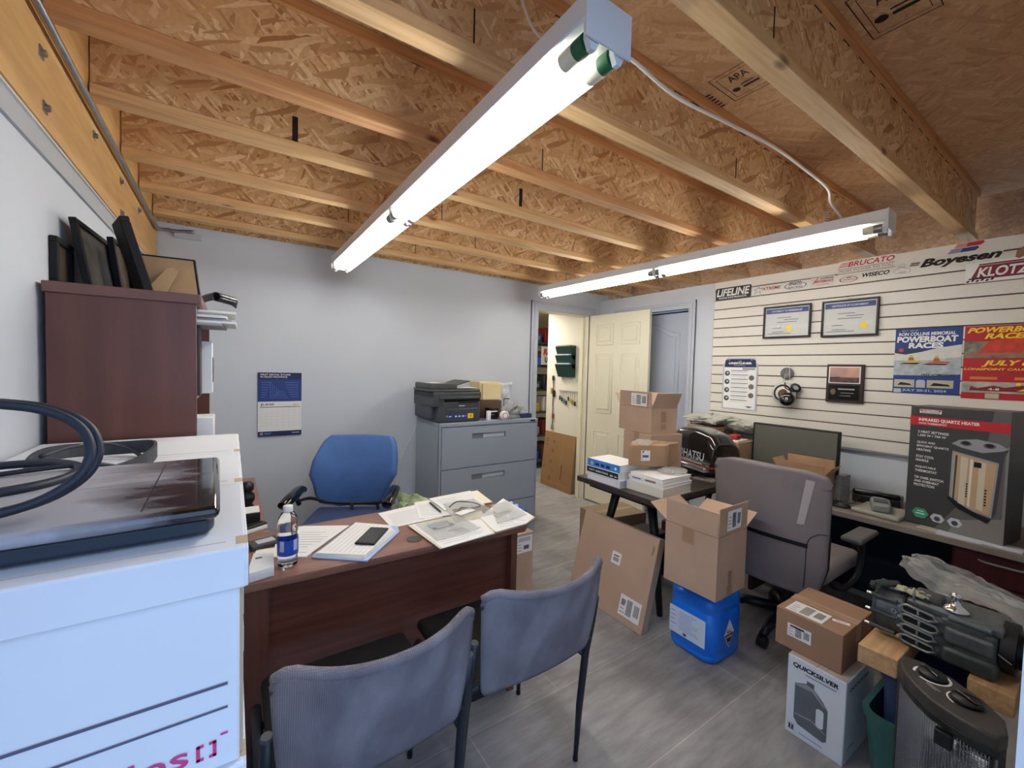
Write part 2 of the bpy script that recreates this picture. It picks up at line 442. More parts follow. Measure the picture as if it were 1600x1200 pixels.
b = MB(); b.box(XL-0.12, XL, -0.1, 3.5, 0, 1.95, WALL); b.box(XL-0.12, XL-0.02, -0.1, 3.5, 1.95, ZS, WALL)
struct('wall_left', b)
b = MB(); b.box(XL-0.05, XL+0.008, -0.1, 3.38, 1.945, 2.0, mat('grey_band', (176, 180, 186), 0.5)); b.box(XL-0.05, XL+0.014, -0.1, 3.38, 1.998, 2.003, WHITE); struct('trim_1', b)
b = MB()
b.box(XL-0.12, 2.56, YB, YB+0.12, 0, ZJ+0.005, WALL); b.box(2.56, 3.27, YB, YB+0.12, 2.035, ZJ+0.005, WALL); b.box(3.27, XR+0.12, YB, YB+0.12, 0, ZJ+0.005, WALL)
b.box(XL-0.12, XR+0.4, YB+0.02, YB+0.1, ZJ, ZS, OSBW)
struct('wall_back', b)
b = MB()
b.box(XR, XR+0.12, -0.1, 2.27, 0, 2.21, WALL); b.box(XR, XR+0.12, 2.27, 3.08, 2.02, 2.21, WALL); b.box(XR, XR+0.12, 3.08, YB, 0, 2.21, WALL)
b.box(XR+0.45, XR+0.5, -0.1, YB+.1, 2.0, ZS, OSBC)
struct('wall_right', b)
b = MB(); b.box(0.96, XR+0.5, -0.06, 0.055, 0, ZS, WALL); b.box(XL-0.12, 0.96, -0.06, 0.06, 2.2, ZS, WALL); struct('wall_front', b)
JY = 0.0664
b = MB(); b.box(0.88, 0.965, -0.09, JY, 0, 2.2, mat('jamb_paint', (225, 230, 235), 0.5)); struct('trim_2', b)
# casings: stepped boards round the two openings
def casing(name, M, w, h, cw, m):
    b = MB(M)
    for (o, i, t) in ((0, cw, .012), (0, cw*.30, .020), (cw*.42, cw*.55, .017), (cw*.9, cw, .016)):
        b.box(-cw+o, -cw+i, 0, h+cw-o, 0, t, m); b.box(w+cw-i, w+cw-o, 0, h+cw-o, 0, t, m); b.box(-cw+o, w+cw-o, h+cw-i, h+cw-o, 0, t*1.001, m)
    return struct(name, b)
casing('trim_3', panel((2.56, YB, 0), (1, 0, 0), (0, 0, 1)), 0.71, 2.035, 0.085, TRIMW)
casing('trim_4', panel((XR, 3.08, 0), (0, -1, 0), (0, 0, 1)), 0.81, 2.02, 0.07, TRIMW)
b = MB(); b.box(2.55, 2.565, YB-0.004, YB+0.13, 0, 2.03, CREAM); b.box(3.262, 3.277, YB-0.004, YB+0.13, 0, 2.03, CREAM); b.box(2.55, 3.277, YB-0.004, YB+0.13, 2.028, 2.04, CREAM)
b.box(3.245, 3.262, YB+.06, YB+0.09, 0, 2.03, CREAM); struct('trim_5', b)
# painted closet door with an arched panel, set back in the right wall
b = MB(panel((XR+0.045, 3.08, 0.01), (0, -1, 0), (0, 0, 1)))
CLD = mat('closet_door_paint', (172, 180, 194), 0.5)
b.box(0, 0.81, 0, 2.0, -0.03, 0, CLD)
def arch(x0, x1, y0, y1, rise, n=12):
    top = [(x1-(x1-x0)*k/n, y1+rise*(0.5-0.5*math.cos(2*PI*k/n))) for k in range(n+1)]
    return [(x0, y0), (x1, y0)]+top
def ring(b, pts, w, t, m, closed=True):
    b.tube([(p[0], p[1], t) for p in pts], w, m, n=6, closed=closed)
for (x0, x1) in ((0.12, 0.69),):
    ring(b, arch(x0, x1, 1.0, 1.80, 0.09), 0.009, 0.0, CLD); ring(b, arch(x0+.04, x1-.04, 1.04, 1.76, 0.09), 0.005, 0.0, CLD)
    ring(b, [(x0, .15), (x1, .15), (x1, .88), (x0, .88)], 0.009, 0.0, CLD); ring(b, [(x0+.04, .19), (x1-.04, .19), (x1-.04, .84), (x0+.04, .84)], 0.005, 0, CLD)
b.rect(0, .81, 1.985, 2.0, INK, .001)
o = struct('door_1', b)
# cream six panel door standing open on the corner hinge
b = MB(panel((3.262, 3.355, 0.012), (0.045, -1, 0), (0, 0, 1)))
b.box(0, 0.765, 0, 2.02, -0.035, 0, CREAM, 0.002, 1)
for (x0, x1) in ((0.105, 0.33), (0.435, 0.66)):
    for (y0, y1) in ((1.70, 1.91), (0.98, 1.60), (0.20, 0.78)):
        for (i, t) in ((0, .0), (.022, -.002)):
            ring(b, [(x0+i, y0+i), (x1-i, y0+i), (x1-i, y1-i), (x0+i, y1-i)], 0.006, t, CREAM)
        b.box(x0+.036, x1-.036, y0+.036, y1-.036, -.002, .006, CREAM, .004, 1)
d = struct('door_2', b)
b = MB(panel((3.262, 3.355, 0.012), (0.045, -1, 0), (0, 0, 1)))
b.lathe([(0.0, 0), (0.03, 0.0), (0.03, .006), (.012, .01), (.012, .035), (.026, .045), (.028, .06), (.018, .072), (0, .074)], CHROME, 16, (0.705, .96, 0)); h = b.build('door_handle', d)
# ---- the passage behind the doorway
HW = mat('passage_wall', (222, 218, 206), 0.7)
b = MB(); b.box(3.32, 3.42, YB+0.12, 4.15, 0, 2.4, HW); struct('wall_passage', b)
b = MB(); b.box(1.2, 2.40, YB+0.12, 6.4, 0, 2.4, HW); b.box(2.4, 5.0, 6.4, 6.5, 0, 2.4, HW); b.box(3.42, 5.0, 3.5, 3.6, 0, 2.4, HW); b.box(4.9, 5.0, 3.6, 6.4, 0, 2.4, HW); struct('wall_beyond', b)
b = MB(); b.box(1.2, 5.0, YB+0.1, 6.5, 2.2, 2.24, mat('passage_ceiling', (216, 200, 160), 0.8)); struct('ceiling_passage', b)
pb = bpy.data.lights.new('passage_lamp', 'AREA'); pb.energy = 15; pb.size = 0.6; pb.color = (1, .93, .82)
pbo = bpy.data.objects.new('passage_lamp', pb); COL.objects.link(pbo); pbo.location = (2.85, 4.4, 2.15)

# ================================================================== joists and ledger
lgt = thing('ledger_board', 'long orange-tan ledger board bolted along the top of the side wall above the bookcase', 'board', (XL, 1.6, 2.0))
b = MB(); b.box(XL-0.04, XL+0.018, -0.1, 3.37, 2.004, ZS-0.002, LVL); b.build('board', lgt, True)
for (y, z) in ((1.50, 2.17), (1.52, 2.05), (1.97, 2.18), (2.37, 2.17), (2.37, 2.04), (2.77, 2.17), (0.9, 2.1)):
    b = MB(panel((XL+0.018, y, z), (0, 1, 0), (0, 0, 1))); b.box(-.013, .013, -.013, .013, 0, .003, STEEL); b.cyl((0, 0, .003), (0, 0, .011), .008, STEEL, n=6); b.build('bolt', lgt, True)
jl = ['in front of the near end of the long ceiling light', 'that the near end of the long ceiling light hangs from', 'first behind the one carrying the ceiling light hook', 'crossing the middle of the long ceiling light',
      'fourth from the back wall', 'third from the back wall', 'second from the back wall', 'tight against the back wall']
order = [(-0.28, 'over the doorway behind the others'), (0.16, 'second in from the entry'), (0.627, 'closest to the entry, ending above the slatted wall'), (1.10, 'just past the printed stamp on the ceiling sheathing'),
         (1.565, 'with a reddish top edge, third from the entry side'), (1.96, 'fourth from the entry side'), (2.42, 'third from the back wall'), (2.82, 'second from the back wall'), (3.25, 'tight against the grey back wall')]
JW = 0.062
for k, (yf, tx) in enumerate(order[1:]):
    y0 = yf-JW
    t = thing('ceiling_joist', 'wooden I-shaped ceiling joist '+tx, 'joist', (0, yf-JW/2, ZJ), group='exposed ceiling joists')
    x0, x1 = XL+0.022, XR+0.30
    lm = LUMR if k in (3,) else LUM
    b = MB(T((k*1.37) % 1, 0, 0)); o_ = (k*1.37) % 1
    b = MB(); b.box(x0, x1, y0, yf, ZJ, ZJ+0.038, lm, 0.002, 1)
    o = b.build('bottom_flange', t, True)
    b = MB(); b.box(x0, x1, y0, yf, ZS-0.04, ZS-0.001, LUMR if k < 4 else LUM, 0.002, 1); b.build('top_flange', t, True)
    b = MB(); b.box(x0, x1, (y0+yf)/2-.016, (y0+yf)/2+.005, ZJ+0.036, ZS-0.038, OSBW)
    for xx in {1: [1.2], 2: [0.55, 1.9], 3: [1.15], 4: [1.3, 0.2], 5: [1.05], 6: [1.5, .6], 7: [1.2]}.get(k, []):
        b.box(xx, xx+(.02 if k == 4 else .004), (y0+yf)/2-.0175, (y0+yf)/2-.015, ZJ+.04, ZJ+.14, INK)
    # the row of pencil dashes where web meets flange
    for q in range(26 if k < 3 else 0):
        xx = 0.2+q*0.12+R_.random()*.05
        b.box(xx, xx+.05, (y0+yf)/2-.0175, (y0+yf)/2-.015, ZS-.043, ZS-.040, INK)
    b.build('web', t, True)
# ================================================================== strip lights
TUBEM = emis('lit_tube', (255, 252, 244), TUBE)
TEND = mat('tube_end_glass', (230, 226, 200), 0.3)
GCAP = mat('green_tube_cap', (24, 96, 62), 0.4)
def strip_light(label, loc, rz, capm):
    t = thing('strip_light', label, 'light', loc, rz, 'white twin tube strip lights')
    L = 2.44
    b = MB(); b.box(-.06, .06, 0, L, .0, .052, LAMPW, .003, 1); b.build('housing', t)
    for (y0, y1) in ((-.004, .0), (L, L+.004)):
        b = MB(); b.box(-.063, .063, y0, y1, -.035, .054, LAMPW)
        b.disc
        b.build('end_plate', t)
    for s in (-1, 1):
        for (y0, y1) in ((.02, 1.205), (1.235, 2.42)):
            ya = y0+(.07 if y0 < .1 else .03); b = MB(); b.cyl((s*.036, ya, -.026), (s*.036, y1-.03, -.026), .019, TUBEM, n=16); tu = b.build('tube', t)
            if y0 < .1: q = MB(); q.cyl((s*.036, y0+.03, -.026), (s*.036, ya, -.026), .019, TEND, n=16); q.build('tube_end', tu)
            for (a, c) in ((y0, y0+.03), (y1-.03, y1)):
                q = MB(); q.cyl((s*.036, a, -.026), (s*.036, c, -.026), .0192, capm if (y0 < .1 and a < .1) else STEEL, n=16); q.build('tube_cap', tu)
        for y in (.003, 1.209, 2.424):
            b = MB(); w = .012 if y != 1.209 else .022
            b.prism([(s*.036-.016, 0), (s*.036+.016, 0), (s*.036+.016, -.03), (s*.036+.006, -.05), (s*.036-.006, -.05), (s*.036-.016, -.03)], 0, w, LAMPW)
            b.v = [(v[0], y+v[2], v[1]) for v in b.v]; b.f = [f[::-1] for f in b.f]; b.build('lamp_holder', t)
    return t
l1 = strip_light('lit white strip light running from overhead toward the calendar wall, hung by a hook', (0.622, 0.615, 2.115), 0.0, GCAP)
l2 = strip_light('lit white strip light hanging beside the slatted wall, ending over the doorway', (2.49, 0.65, 2.145), 0.035, STEEL)
for (x, y, zt, lb) in ((0.622, 0.66, 2.167, 'steel spring hook above the near end of the long strip light'), (0.622, 2.9, 2.167, 'steel hook above the far end of the long strip light'), (2.49, 0.9, 2.197, 'steel hook over the end of the strip light beside the slatted wall'), (2.42, 2.8, 2.197, 'steel hook over the doorway end of the second strip light')):
    b = MB(); pts = []
    b.tube([(x+.009*math.cos(q*1.2), y+.009*math.sin(q*1.2), zt+q*(2.28-zt)/36) for q in range(37)], .0028, CHROME, 6)
    o = b.build('hanging_hook'); tag(o, lb, 'hook')
b = MB(); WIRE = mat('white_cable', (226, 224, 216), 0.5)
def smooth(pts, k=6):
    P = [Vector(p) for p in pts]; out = []
    for i in range(len(P)-1):
        p0, p1, p2, p3 = P[max(i-1, 0)], P[i], P[i+1], P[min(i+2, len(P)-1)]
        for j in range(k):
            t = j/k; out.append(tuple(0.5*((2*p1)+(-p0+p2)*t+(2*p0-5*p1+4*p2-p3)*t*t+(-p0+3*p1-3*p2+p3)*t**3)))
    out.append(tuple(P[-1])); return out
b.tube(smooth([(0.68, .63, 2.13), (.76, .72, 2.18), (.9, .80, 2.285), (1.15, .838, 2.30), (1.42, .83, 2.31), (1.69, .80, 2.30), (1.97, .815, 2.31), (2.25, .82, 2.295), (2.38, .85, 2.27), (2.47, .83, 2.21)]), .0055, WIRE, 8)
tag(b.build('light_cable'), 'white cable snaking between the two strip lights under the joists', 'cable')
b = MB(); b.tube(smooth([(XL+.036, .2, 2.27), (XL+.036, 1.43, 2.235), (XL+.036, 2.3, 2.225), (XL+.036, 3.0, 2.215), (XL+.036, 3.25, 2.215), (XL+.08, 3.34, 2.235), (-.30, 3.36, 2.235), (-.20, 3.362, 2.25)]), .010, STEEL, 10)
tag(b.build('conduit'), 'thin grey metal conduit running along the tan ledger board', 'conduit')
b = MB(); b.box(-.30, -.16, 3.358, 3.379, 2.20, 2.235, TRIMW, .003); b.rect
tag(b.build('conduit_clip'), 'small grey bracket high on the back wall where the conduit ends', 'bracket')
for (pts, lb) in (([(0.62, 0.95, 2.45), (0.66, 0.9, 2.3), (0.70, 0.75, 2.20)], 'thin clear wire dropping behind the long strip light'),):
    b = MB(); b.tube(smooth(pts), .004, WIRE, 6); tag(b.build('loose_wire'), lb, 'wire')

# ================================================================== archive boxes, case and belts beside the entry
FRX = panel  # (P, U, V) frame helper
def front(x, y, z): return panel((x, y, z), (1, 0, 0), (0, 0, 1))      # faces the entry (-Y)
def toleft(x, y, z): return panel((x, y, z), (0, -1, 0), (0, 0, 1))    # faces the left wall (-X)
KRAFT = mat('kraft_edge', (196, 170, 136), 0.9)
MAGENTA = mat('magenta_print', (208, 66, 130), 0.7)
GREYP = mat('grey_print', (96, 90, 108), 0.7)
def archive_box(label, loc, group=None, printed=True, rz=0.0):
    t = thing('archive_box', label, 'box', loc, rz, group)
    w, d, h = 0.392, 0.292, 0.2600
    b = MB(); b.box(-w/2, w/2, 0, d, 0, h-.004, WHITEC, .003)
    if printed:
        b.push(front(-w/2, -0.0008, 0))
        b.rect(.01, w-.012, .099, .1025, GREYP); b.rect(.01, w-.012, .071, .0738, GREYP)
        b.text('staples', .205, .011, .138, .033, MAGENTA, .0006, 0.01)
        for (a, c, d_, e_) in ((.350, .3535, .018, .037), (.350, .357, .0335, .037), (.350, .357, .018, .0215), (.362, .369, .0335, .037), (.3655, .369, .018, .037), (.362, .369, .018, .0215), (.373, .380, .040, .0425)): b.rect(a, c, d_, e_, MAGENTA)
        b.pop()
    bo = b.build('body', t)
    b = MB(); b.box(w/2-.001, w/2+.0035, .014, d-.008, .004, h-.03, WHITEC, .001); b.box(w/2-.001, w/2+.0036, .008, .0145, .004, h-.03, KRAFT); b.box(w/2-.001, w/2+.0036, d-.0085, d-.004, .004, h-.03, KRAFT)
    for yy in (.07, .20):
        b.box(w/2+.001, w/2+.0055, yy, yy+.028, .14, .175, KRAFT, .002); b.box(w/2+.0052, w/2+.006, yy+.006, yy+.022, .145, .17, BLACKM)
    b.build('side_flap', t)
    b = MB(); x = w/2+.006
    b.box(-x, x, -.006, d+.006, h-.004, h+.003, WHITEC, .0025)
    b.box(-x, x, -.007, -.002, h-.046, h+.002, WHITEC, .002); b.box(-x, x, d+.002, d+.007, h-.046, h+.002, WHITEC, .002)
    for s in (-1, 1):
        b.box(s*x-.0025, s*x+.0025, -.006, d+.006, h-.046, h+.002, WHITEC, .002)
        b.box(s*(x+.0025)-.001, s*(x+.0025)+.001, .03, .05, h-.02, h-.004, BLACKM); b.box(s*(x+.0025)-.001, s*(x+.0025)+.001, d-.05, d-.03, h-.02, h-.004, BLACKM)
        b.box(s*(x-.004)-.006, s*(x-.004)+.006, .005, .03, h+.0028, h+.0036, KRAFT)
    b.box(-x+.02, x-.02, .018, .0188, h+.003, h+.0034, KRAFT)
    b.build('lid', t)
    return t
H = 0.2635
TOPZ = 1.2235
cols = [(-.188, .580), (-.188, .887), (-.188, 1.194)]
names = {(0, 4): 'big white lettered archive box, topmost and nearest the entry, under the dusty black case', (1, 4): 'white archive box in the middle of the top layer under the black case', (2, 4): 'white archive box at the far end of the top layer, carrying a rubber belt'}
proto = None
for ci, (x, y) in enumerate(cols):
    for lv in (1, 2, 3, 4):
        z = TOPZ-(5-lv)*H
        nm = names.get((ci, lv)) or 'white archive box %s, column %s' % (['', 'at the bottom of its pile', 'third box down', 'second box down'][lv], ['nearest the entry', 'in the middle of the stack', 'nearest the wooden desk'][ci])
        jig = 0 if lv == 4 else (R_.random()-.5)*.006
        if proto is None: proto = archive_box(nm, (x+jig, y, z), 'white archive boxes stacked by the entry')
        else: dup(proto, T(x+jig, y, z), nm, 'white archive boxes stacked by the entry')
b = MB(); b.box(-.385, .006, .59, 1.47, .0003, TOPZ-4*H-.0006, mat('dark_crate', (52, 50, 50), .7), .006); tag(b.build('storage_crate'), 'low dark crate on the floor carrying the pile of white archive boxes', 'crate')
# dusty black case (a closed laptop)
DUSTY, n_, bs_ = nt('dusty_gloss')
bs_.inputs['Coat Weight'].default_value = 0.5
def dusty():
    L = n_.links.new
    tc = n_.nodes.new('ShaderNodeTexCoord'); mp = n_.nodes.new('ShaderNodeMapping'); mp.inputs['Scale'].default_value = (5, 16, 1); mp.inputs['Rotation'].default_value = (0, 0, 0.35); L(tc.outputs['Object'], mp.inputs[0])
    t = n_.nodes.new('ShaderNodeTexNoise'); t.inputs['Scale'].default_value = 1.2; t.inputs['Detail'].default_value = 9; t.inputs['Roughness'].default_value = .6; t.inputs['Distortion'].default_value = .8; L(mp.outputs[0], t.inputs['Vector'])
    sx = n_.nodes.new('ShaderNodeSeparateXYZ'); L(tc.outputs['Object'], sx.inputs[0])
    m1 = n_.nodes.new('ShaderNodeMath'); m1.operation = 'MULTIPLY_ADD'; m1.inputs[1].default_value = -3.0; m1.inputs[2].default_value = -0.22; L(sx.outputs[0], m1.inputs[0])
    m2 = n_.nodes.new('ShaderNodeMath'); m2.operation = 'ADD'; L(m1.outputs[0], m2.inputs[0]); L(t.outputs['Fac'], m2.inputs[1])
    r = n_.nodes.new('ShaderNodeMapRange'); r.inputs[1].default_value = .38; r.inputs[2].default_value = .72; L(m2.outputs[0], r.inputs[0])
    m3 = n_.nodes.new('ShaderNodeMath'); m3.operation = 'MULTIPLY'; m3.inputs[1].default_value = .9; m3.use_clamp = True; L(r.outputs[0], m3.inputs[0])
    mx = n_.nodes.new('ShaderNodeMix'); mx.data_type = 'RGBA'; L(m3.outputs[0], mx.inputs[0]); mx.inputs[6].default_value = lin((14, 12, 12)); mx.inputs[7].default_value = lin((168, 166, 172)); L(mx.outputs[2], bs_.inputs['Base Color'])
    rr_ = n_.nodes.new('ShaderNodeMapRange'); rr_.inputs[3].default_value = .12; rr_.inputs[4].default_value = .8; L(m3.outputs[0], rr_.inputs[0]); L(rr_.outputs[0], bs_.inputs['Roughness'])
    m4 = n_.nodes.new('ShaderNodeMath'); m4.operation = 'MULTIPLY_ADD'; m4.inputs[1].default_value = -.5; m4.inputs[2].default_value = .5; L(m3.outputs[0], m4.inputs[0]); L(m4.outputs[0], bs_.inputs['Coat Weight'])
dusty()
lt = thing('laptop', 'glossy black closed laptop thick with grey dust on the white archive boxes', 'laptop', (-.012, .612, TOPZ+.004), 0.02)
b = MB(); b.prism([(-.378, 0.012), (-.012, .012), (-.006, .03), (-.006, .31), (-.378, .31)], 0, .019, mat('laptop_base', (38, 48, 60), .45), .004); b.build('base', lt)
b = MB(); b.box(-.382, 0, 0, .325, .0195, .036, DUSTY, .008, 3); b.build('lid', lt)
b = MB(); b.box(-.075, -.0738, .02, .31, .0358, .0362, BLACK); b.build('lid_seam', lt)
RUB = mat('belt_rubber', (62, 64, 70), .8, var=.25, vs=40)
RUB2 = mat('cord_rubber', (34, 40, 52), .5)
zt = TOPZ+.0045
pts = []
for k in range(48):
    a = 2*PI*k/48; pts.append((-.218+.082*math.cos(a)+.012*math.sin(2*a), 1.085+.165*math.sin(a), zt+.0165+.004*math.sin(3*a)))
b = MB(); b.tube(pts, .01, RUB, closed=True, flat=(.028, .005)); tag(b.build('drive_belt'), 'flat grey rubber drive belt standing on edge on the far white box', 'belt')
b = MB()
lp = smooth([(-.385, .60, zt+.042), (-.32, .618, zt+.042), (-.24, .64, zt+.044), (-.18, .655, zt+.052), (-.146, .665, zt+.072), (-.134, .675, zt+.098), (-.142, .69, zt+.124), (-.165, .70, zt+.144), (-.20, .70, zt+.156), (-.26, .70, zt+.160), (-.34, .70, zt+.15), (-.385, .70, zt+.14)])
for s in (-.0042, .0042): b.tube([(p[0]+s*.6, p[1]+s, p[2]) for p in lp], .0052, RUB2, 8)
b.build; tag(b.build('extension_lead'), 'thick dark ribbed cord looping up off the dusty black laptop', 'cord')
b = MB(); lp = smooth([(-.385, .93, zt+.04), (-.30, .975, zt+.04), (-.235, .965, zt+.04), (-.195, .90, zt+.04), (-.205, .82, zt+.04), (-.26, .775, zt+.04), (-.33, .77, zt+.04), (-.385, .775, zt+.04)])
for s in (-.0045, .0045): b.tube([(p[0], p[1]+s, p[2]) for p in lp], .0055, RUB2, 8)
tag(b.build('extension_lead'), 'dark cord coiled flat on the dusty laptop lid', 'cord')
b = MB(); lp = smooth([(-.30, .90, zt+.039), (-.19, .93, zt+.040), (-.135, 1.0, zt+.006), (-.150, 1.11, zt+.006), (-.172, 1.19, zt+.010), (-.215, 1.20, zt+.030), (-.25, 1.13, zt+.040), (-.275, 1.05, zt+.038)])
b.tube(lp, .0038, RUB2, 8); tag(b.build('thin_cable'), 'thin black cable looped inside the flat rubber belt', 'cable')
b = MB(); lp = smooth([(-.36, .86, zt+.036), (-.30, .87, zt+.042), (-.27, .845, zt+.046), (-.30, .83, zt+.04), (-.33, .85, zt+.05), (-.36, .80, zt+.036)])
b.tube(lp, .0045, BLACK, 8); tag(b.build('cord_knot'), 'small black knotted cord end on the laptop dust', 'cord')

# ================================================================== bookcase against the side wall
bc = thing('bookcase', 'tall dark red-brown wooden bookcase standing against the side wall', 'bookcase', (-.385, 1.512, 0))
D, Wd, Hh = .30, .86, 1.60
BOOK = grain('bookcase_veneer', (86, 46, 34), (104, 60, 46), 'z', 0.35, .45, .15)
b = MB(); b.box(0, D, 0, .022, 0, Hh, BOOK, .001, 1); b.build('side_panel', bc)
b = MB(); b.box(0, D, Wd-.022, Wd, 0, Hh, BOOK, .001, 1); b.build('side_panel', bc)
b = MB(); b.box(-.006, D+.012, -.004, Wd+.004, Hh, Hh+.028, MAHE, .003); b.build('top', bc)
b = MB(); b.box(-.003, .004, .022, Wd-.022, 0, Hh, MAHO); b.build('back_panel', bc)
for z in (.08, .42, .74, 1.04, 1.33):
    b = MB(); b.box(.004, D-.01, .022, Wd-.022, z-.018, z, MAHO); b.build('shelf', bc)
b = MB(); b.box(.0, D-.002, .022, .028, 0, Hh, WHITE); b.box
TAN = mat('hardboard', (178, 150, 112), .85, var=.06, vs=20)
# picture frames leaning on top
def leaning_frame(lb, P, U, V, w, h, fr, pic, back, th=.014, easel=False):
    t = thing('picture_frame', lb, 'picture frame', P)
    M = panel(P, U, V)
    b = MB(M); fw = .016
    for (x0, x1, y0, y1) in ((0, w, 0, fw), (0, w, h-fw, h), (0, fw, fw, h-fw), (w-fw, w, fw, h-fw)): b.box(x0, x1, y0, y1, -th, .003, fr, .002, 1)
    b.build('frame', t, True)
    b = MB(M); b.box(fw-.002, w-fw+.002, fw-.002, h-fw+.002, -.008, -.004, pic); b.build('picture', t, True)
    b = MB(M); b.box(fw*.4, w-fw*.4, fw*.4, h-fw*.4, -th-.001, -.0085, back); b.build('backing_board', t, True)
    return t, M
PIC = mat('dim_print', (120, 116, 100), .25, var=.3, vs=8)
PIC2 = mat('brown_print', (92, 80, 70), .25, var=.2, vs=8)
zb = 1.629
leaning_frame('large dark framed picture leaning on the wall at the end of the bookcase top', (-.335, 1.68, zb), (.06, 1, 0), (-.16, -.0, 1), .29, .208, BLACKM, PIC, BLACKM)
leaning_frame('small dark frame lying low against the wall behind the large leaning picture', (-.385, 1.60, zb), (.0, 1, 0), (-.0, -.0, 1), .14, .13, BLACKM, PIC2, BLACKM)
leaning_frame('thin black framed picture second from the wall on the bookcase', (-.295, 1.84, zb), (.10, 1, 0), (-.12, 0, 1), .18, .20, BLACKM, PIC2, BLACKM)
leaning_frame('brown framed print standing third along on top of the bookcase', (-.262, 1.95, zb), (.10, 1, 0), (-.10, .0, 1), .18, .20, mat('brown_frame', (74, 60, 52), .4), PIC2, BLACKM)
t, M = leaning_frame('black framed picture seen edge on in the middle of the bookcase top', (-.198, 1.70, zb), (-.30, 1, 0), (-.26, .0, 1), .13, .245, BLACKM, GLOSS, BLACKM, .02)
t, M = leaning_frame('picture frame turned around, showing tan hardboard back and an easel strut', (-.085, 1.80, zb), (-1, .10, 0), (-.12, .16, 1), .155, .155, BLACKM, PIC, TAN)
b = MB(panel((-.245, 1.765, 1.632), (1, .05, 0), (0, .12, 1))); b.prism([(0, 0), (.055, 0), (.100, .100), (.088, .112), (.068, .106)], -.003, .002, TAN); b.build('easel_strut', t, True)
b = MB()
b.shell(lambda u, v: (-.10+.115*u, 1.88+.14*v, 1.640+.045*math.sin(PI*(.15+.75*u))*(1-.15*v)+.0*v), 10, 6, .004, mat('grey_folder', (104, 102, 98), .6)); tag(b.build('folder'), 'grey folder bulging over the corner of the bookcase top', 'folder')
b = MB(); b.shell(lambda u, v: (-.045+.05*u+.012*math.cos(6.2*v), 1.74+.10*u*0+.10*u, 1.640+.016+.014*math.sin(6.2*v)), 6, 18, .003, BLACK); tag(b.build('rolled_sheet'), 'rolled dark sheet poking out from the bookcase top', 'paper roll')
for k in range(6):
    b = MB(T(-.36, 1.55+.02*k*.5, 1.544+k*.0088) @ RZ(-.05+.03*(k % 3))); b.box(0, .335+.012*((k*7) % 4), 0, .22, 0, .007, PAPER if k % 2 else mat('grey_card', (160, 160, 162), .8), .001, 1)
    tag(b.build('paper_stack'), ['lowest', 'second lowest', 'third lowest', 'third highest', 'second highest', 'highest'][k]+' sheaf of grey papers sticking out of the top shelf of the bookcase', 'papers')
b = MB(); b.box(-.34, -.078, 1.545, 1.63, 1.334, 1.54, mat('shelf_box_dark', (70, 62, 60), .7), .002)
tag(b.build('shelf_box'), 'dark box filling the upper shelf end of the bookcase', 'box')
b = MB(); b.box(-.33, -.052, 1.65, 1.72, 1.334, 1.50, WHITE, .003); b.box(-.0525, -.0505, 1.66, 1.71, 1.37, 1.45, BLACK); tag(b.build('binder'), 'white binder with a dark spine label on the bookcase shelf', 'binder')
b = MB(); b.box(-.33, -.045, 1.545, 1.64, 1.044, 1.27, WHITE, .003); b.box(-.0455, -.0445, 1.55, 1.63, 1.06, 1.18, YEL); tag(b.build('product_box'), 'white and yellow box on the bookcase shelf below the binder', 'box')
b = MB(); b.box(-.30, -.055, 1.67, 1.76, 1.044, 1.22, mat('shelf_grey', (150, 146, 142), .6), .003); tag(b.build('product_box'), 'grey box behind the white and yellow box in the bookcase', 'box')

# ================================================================== L-shaped desk
dk = thing('office_desk', 'dark red-brown wooden desk covered with papers behind two visitor chairs', 'desk', (.55, 1.7, 0))
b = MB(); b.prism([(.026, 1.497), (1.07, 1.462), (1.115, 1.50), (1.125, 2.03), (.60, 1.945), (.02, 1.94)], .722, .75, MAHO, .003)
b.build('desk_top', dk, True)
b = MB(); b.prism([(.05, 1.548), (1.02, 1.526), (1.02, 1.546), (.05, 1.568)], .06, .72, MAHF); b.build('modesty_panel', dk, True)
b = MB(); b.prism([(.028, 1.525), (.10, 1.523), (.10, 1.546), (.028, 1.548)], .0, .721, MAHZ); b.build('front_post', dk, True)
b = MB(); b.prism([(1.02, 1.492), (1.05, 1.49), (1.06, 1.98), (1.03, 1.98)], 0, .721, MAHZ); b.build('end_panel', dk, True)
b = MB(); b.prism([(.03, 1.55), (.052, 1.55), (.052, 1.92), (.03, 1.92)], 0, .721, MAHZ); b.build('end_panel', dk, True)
b = MB(); b.lathe([(.0, .0), (.03, .0), (.03, .0015), (.024, .0022), (0, .0022)], mat('grommet', (72, 66, 62), .5), 24, (.603, 1.565, .7503)); b.build('cable_grommet', dk, True)
rt = thing('desk_return', 'narrow brown return of the desk running back beside the bookcase', 'desk return', (0, 2.4, 0))
b = MB(); b.prism([(-.06, 1.945), (.122, 1.945), (.112, 2.90), (-.06, 2.90)], .724, .75, MAHO, .003); b.build('return_top', rt, True)
b = MB(); b.box(-.055, .10, 2.86, 2.88, 0, .723, MAHZ); b.build('end_panel', rt, True)
b = MB(); b.box(-.055, -.04, 1.95, 2.86, .0, .723, MAHZ); b.build('side_panel', rt, True)
ZD = .7505
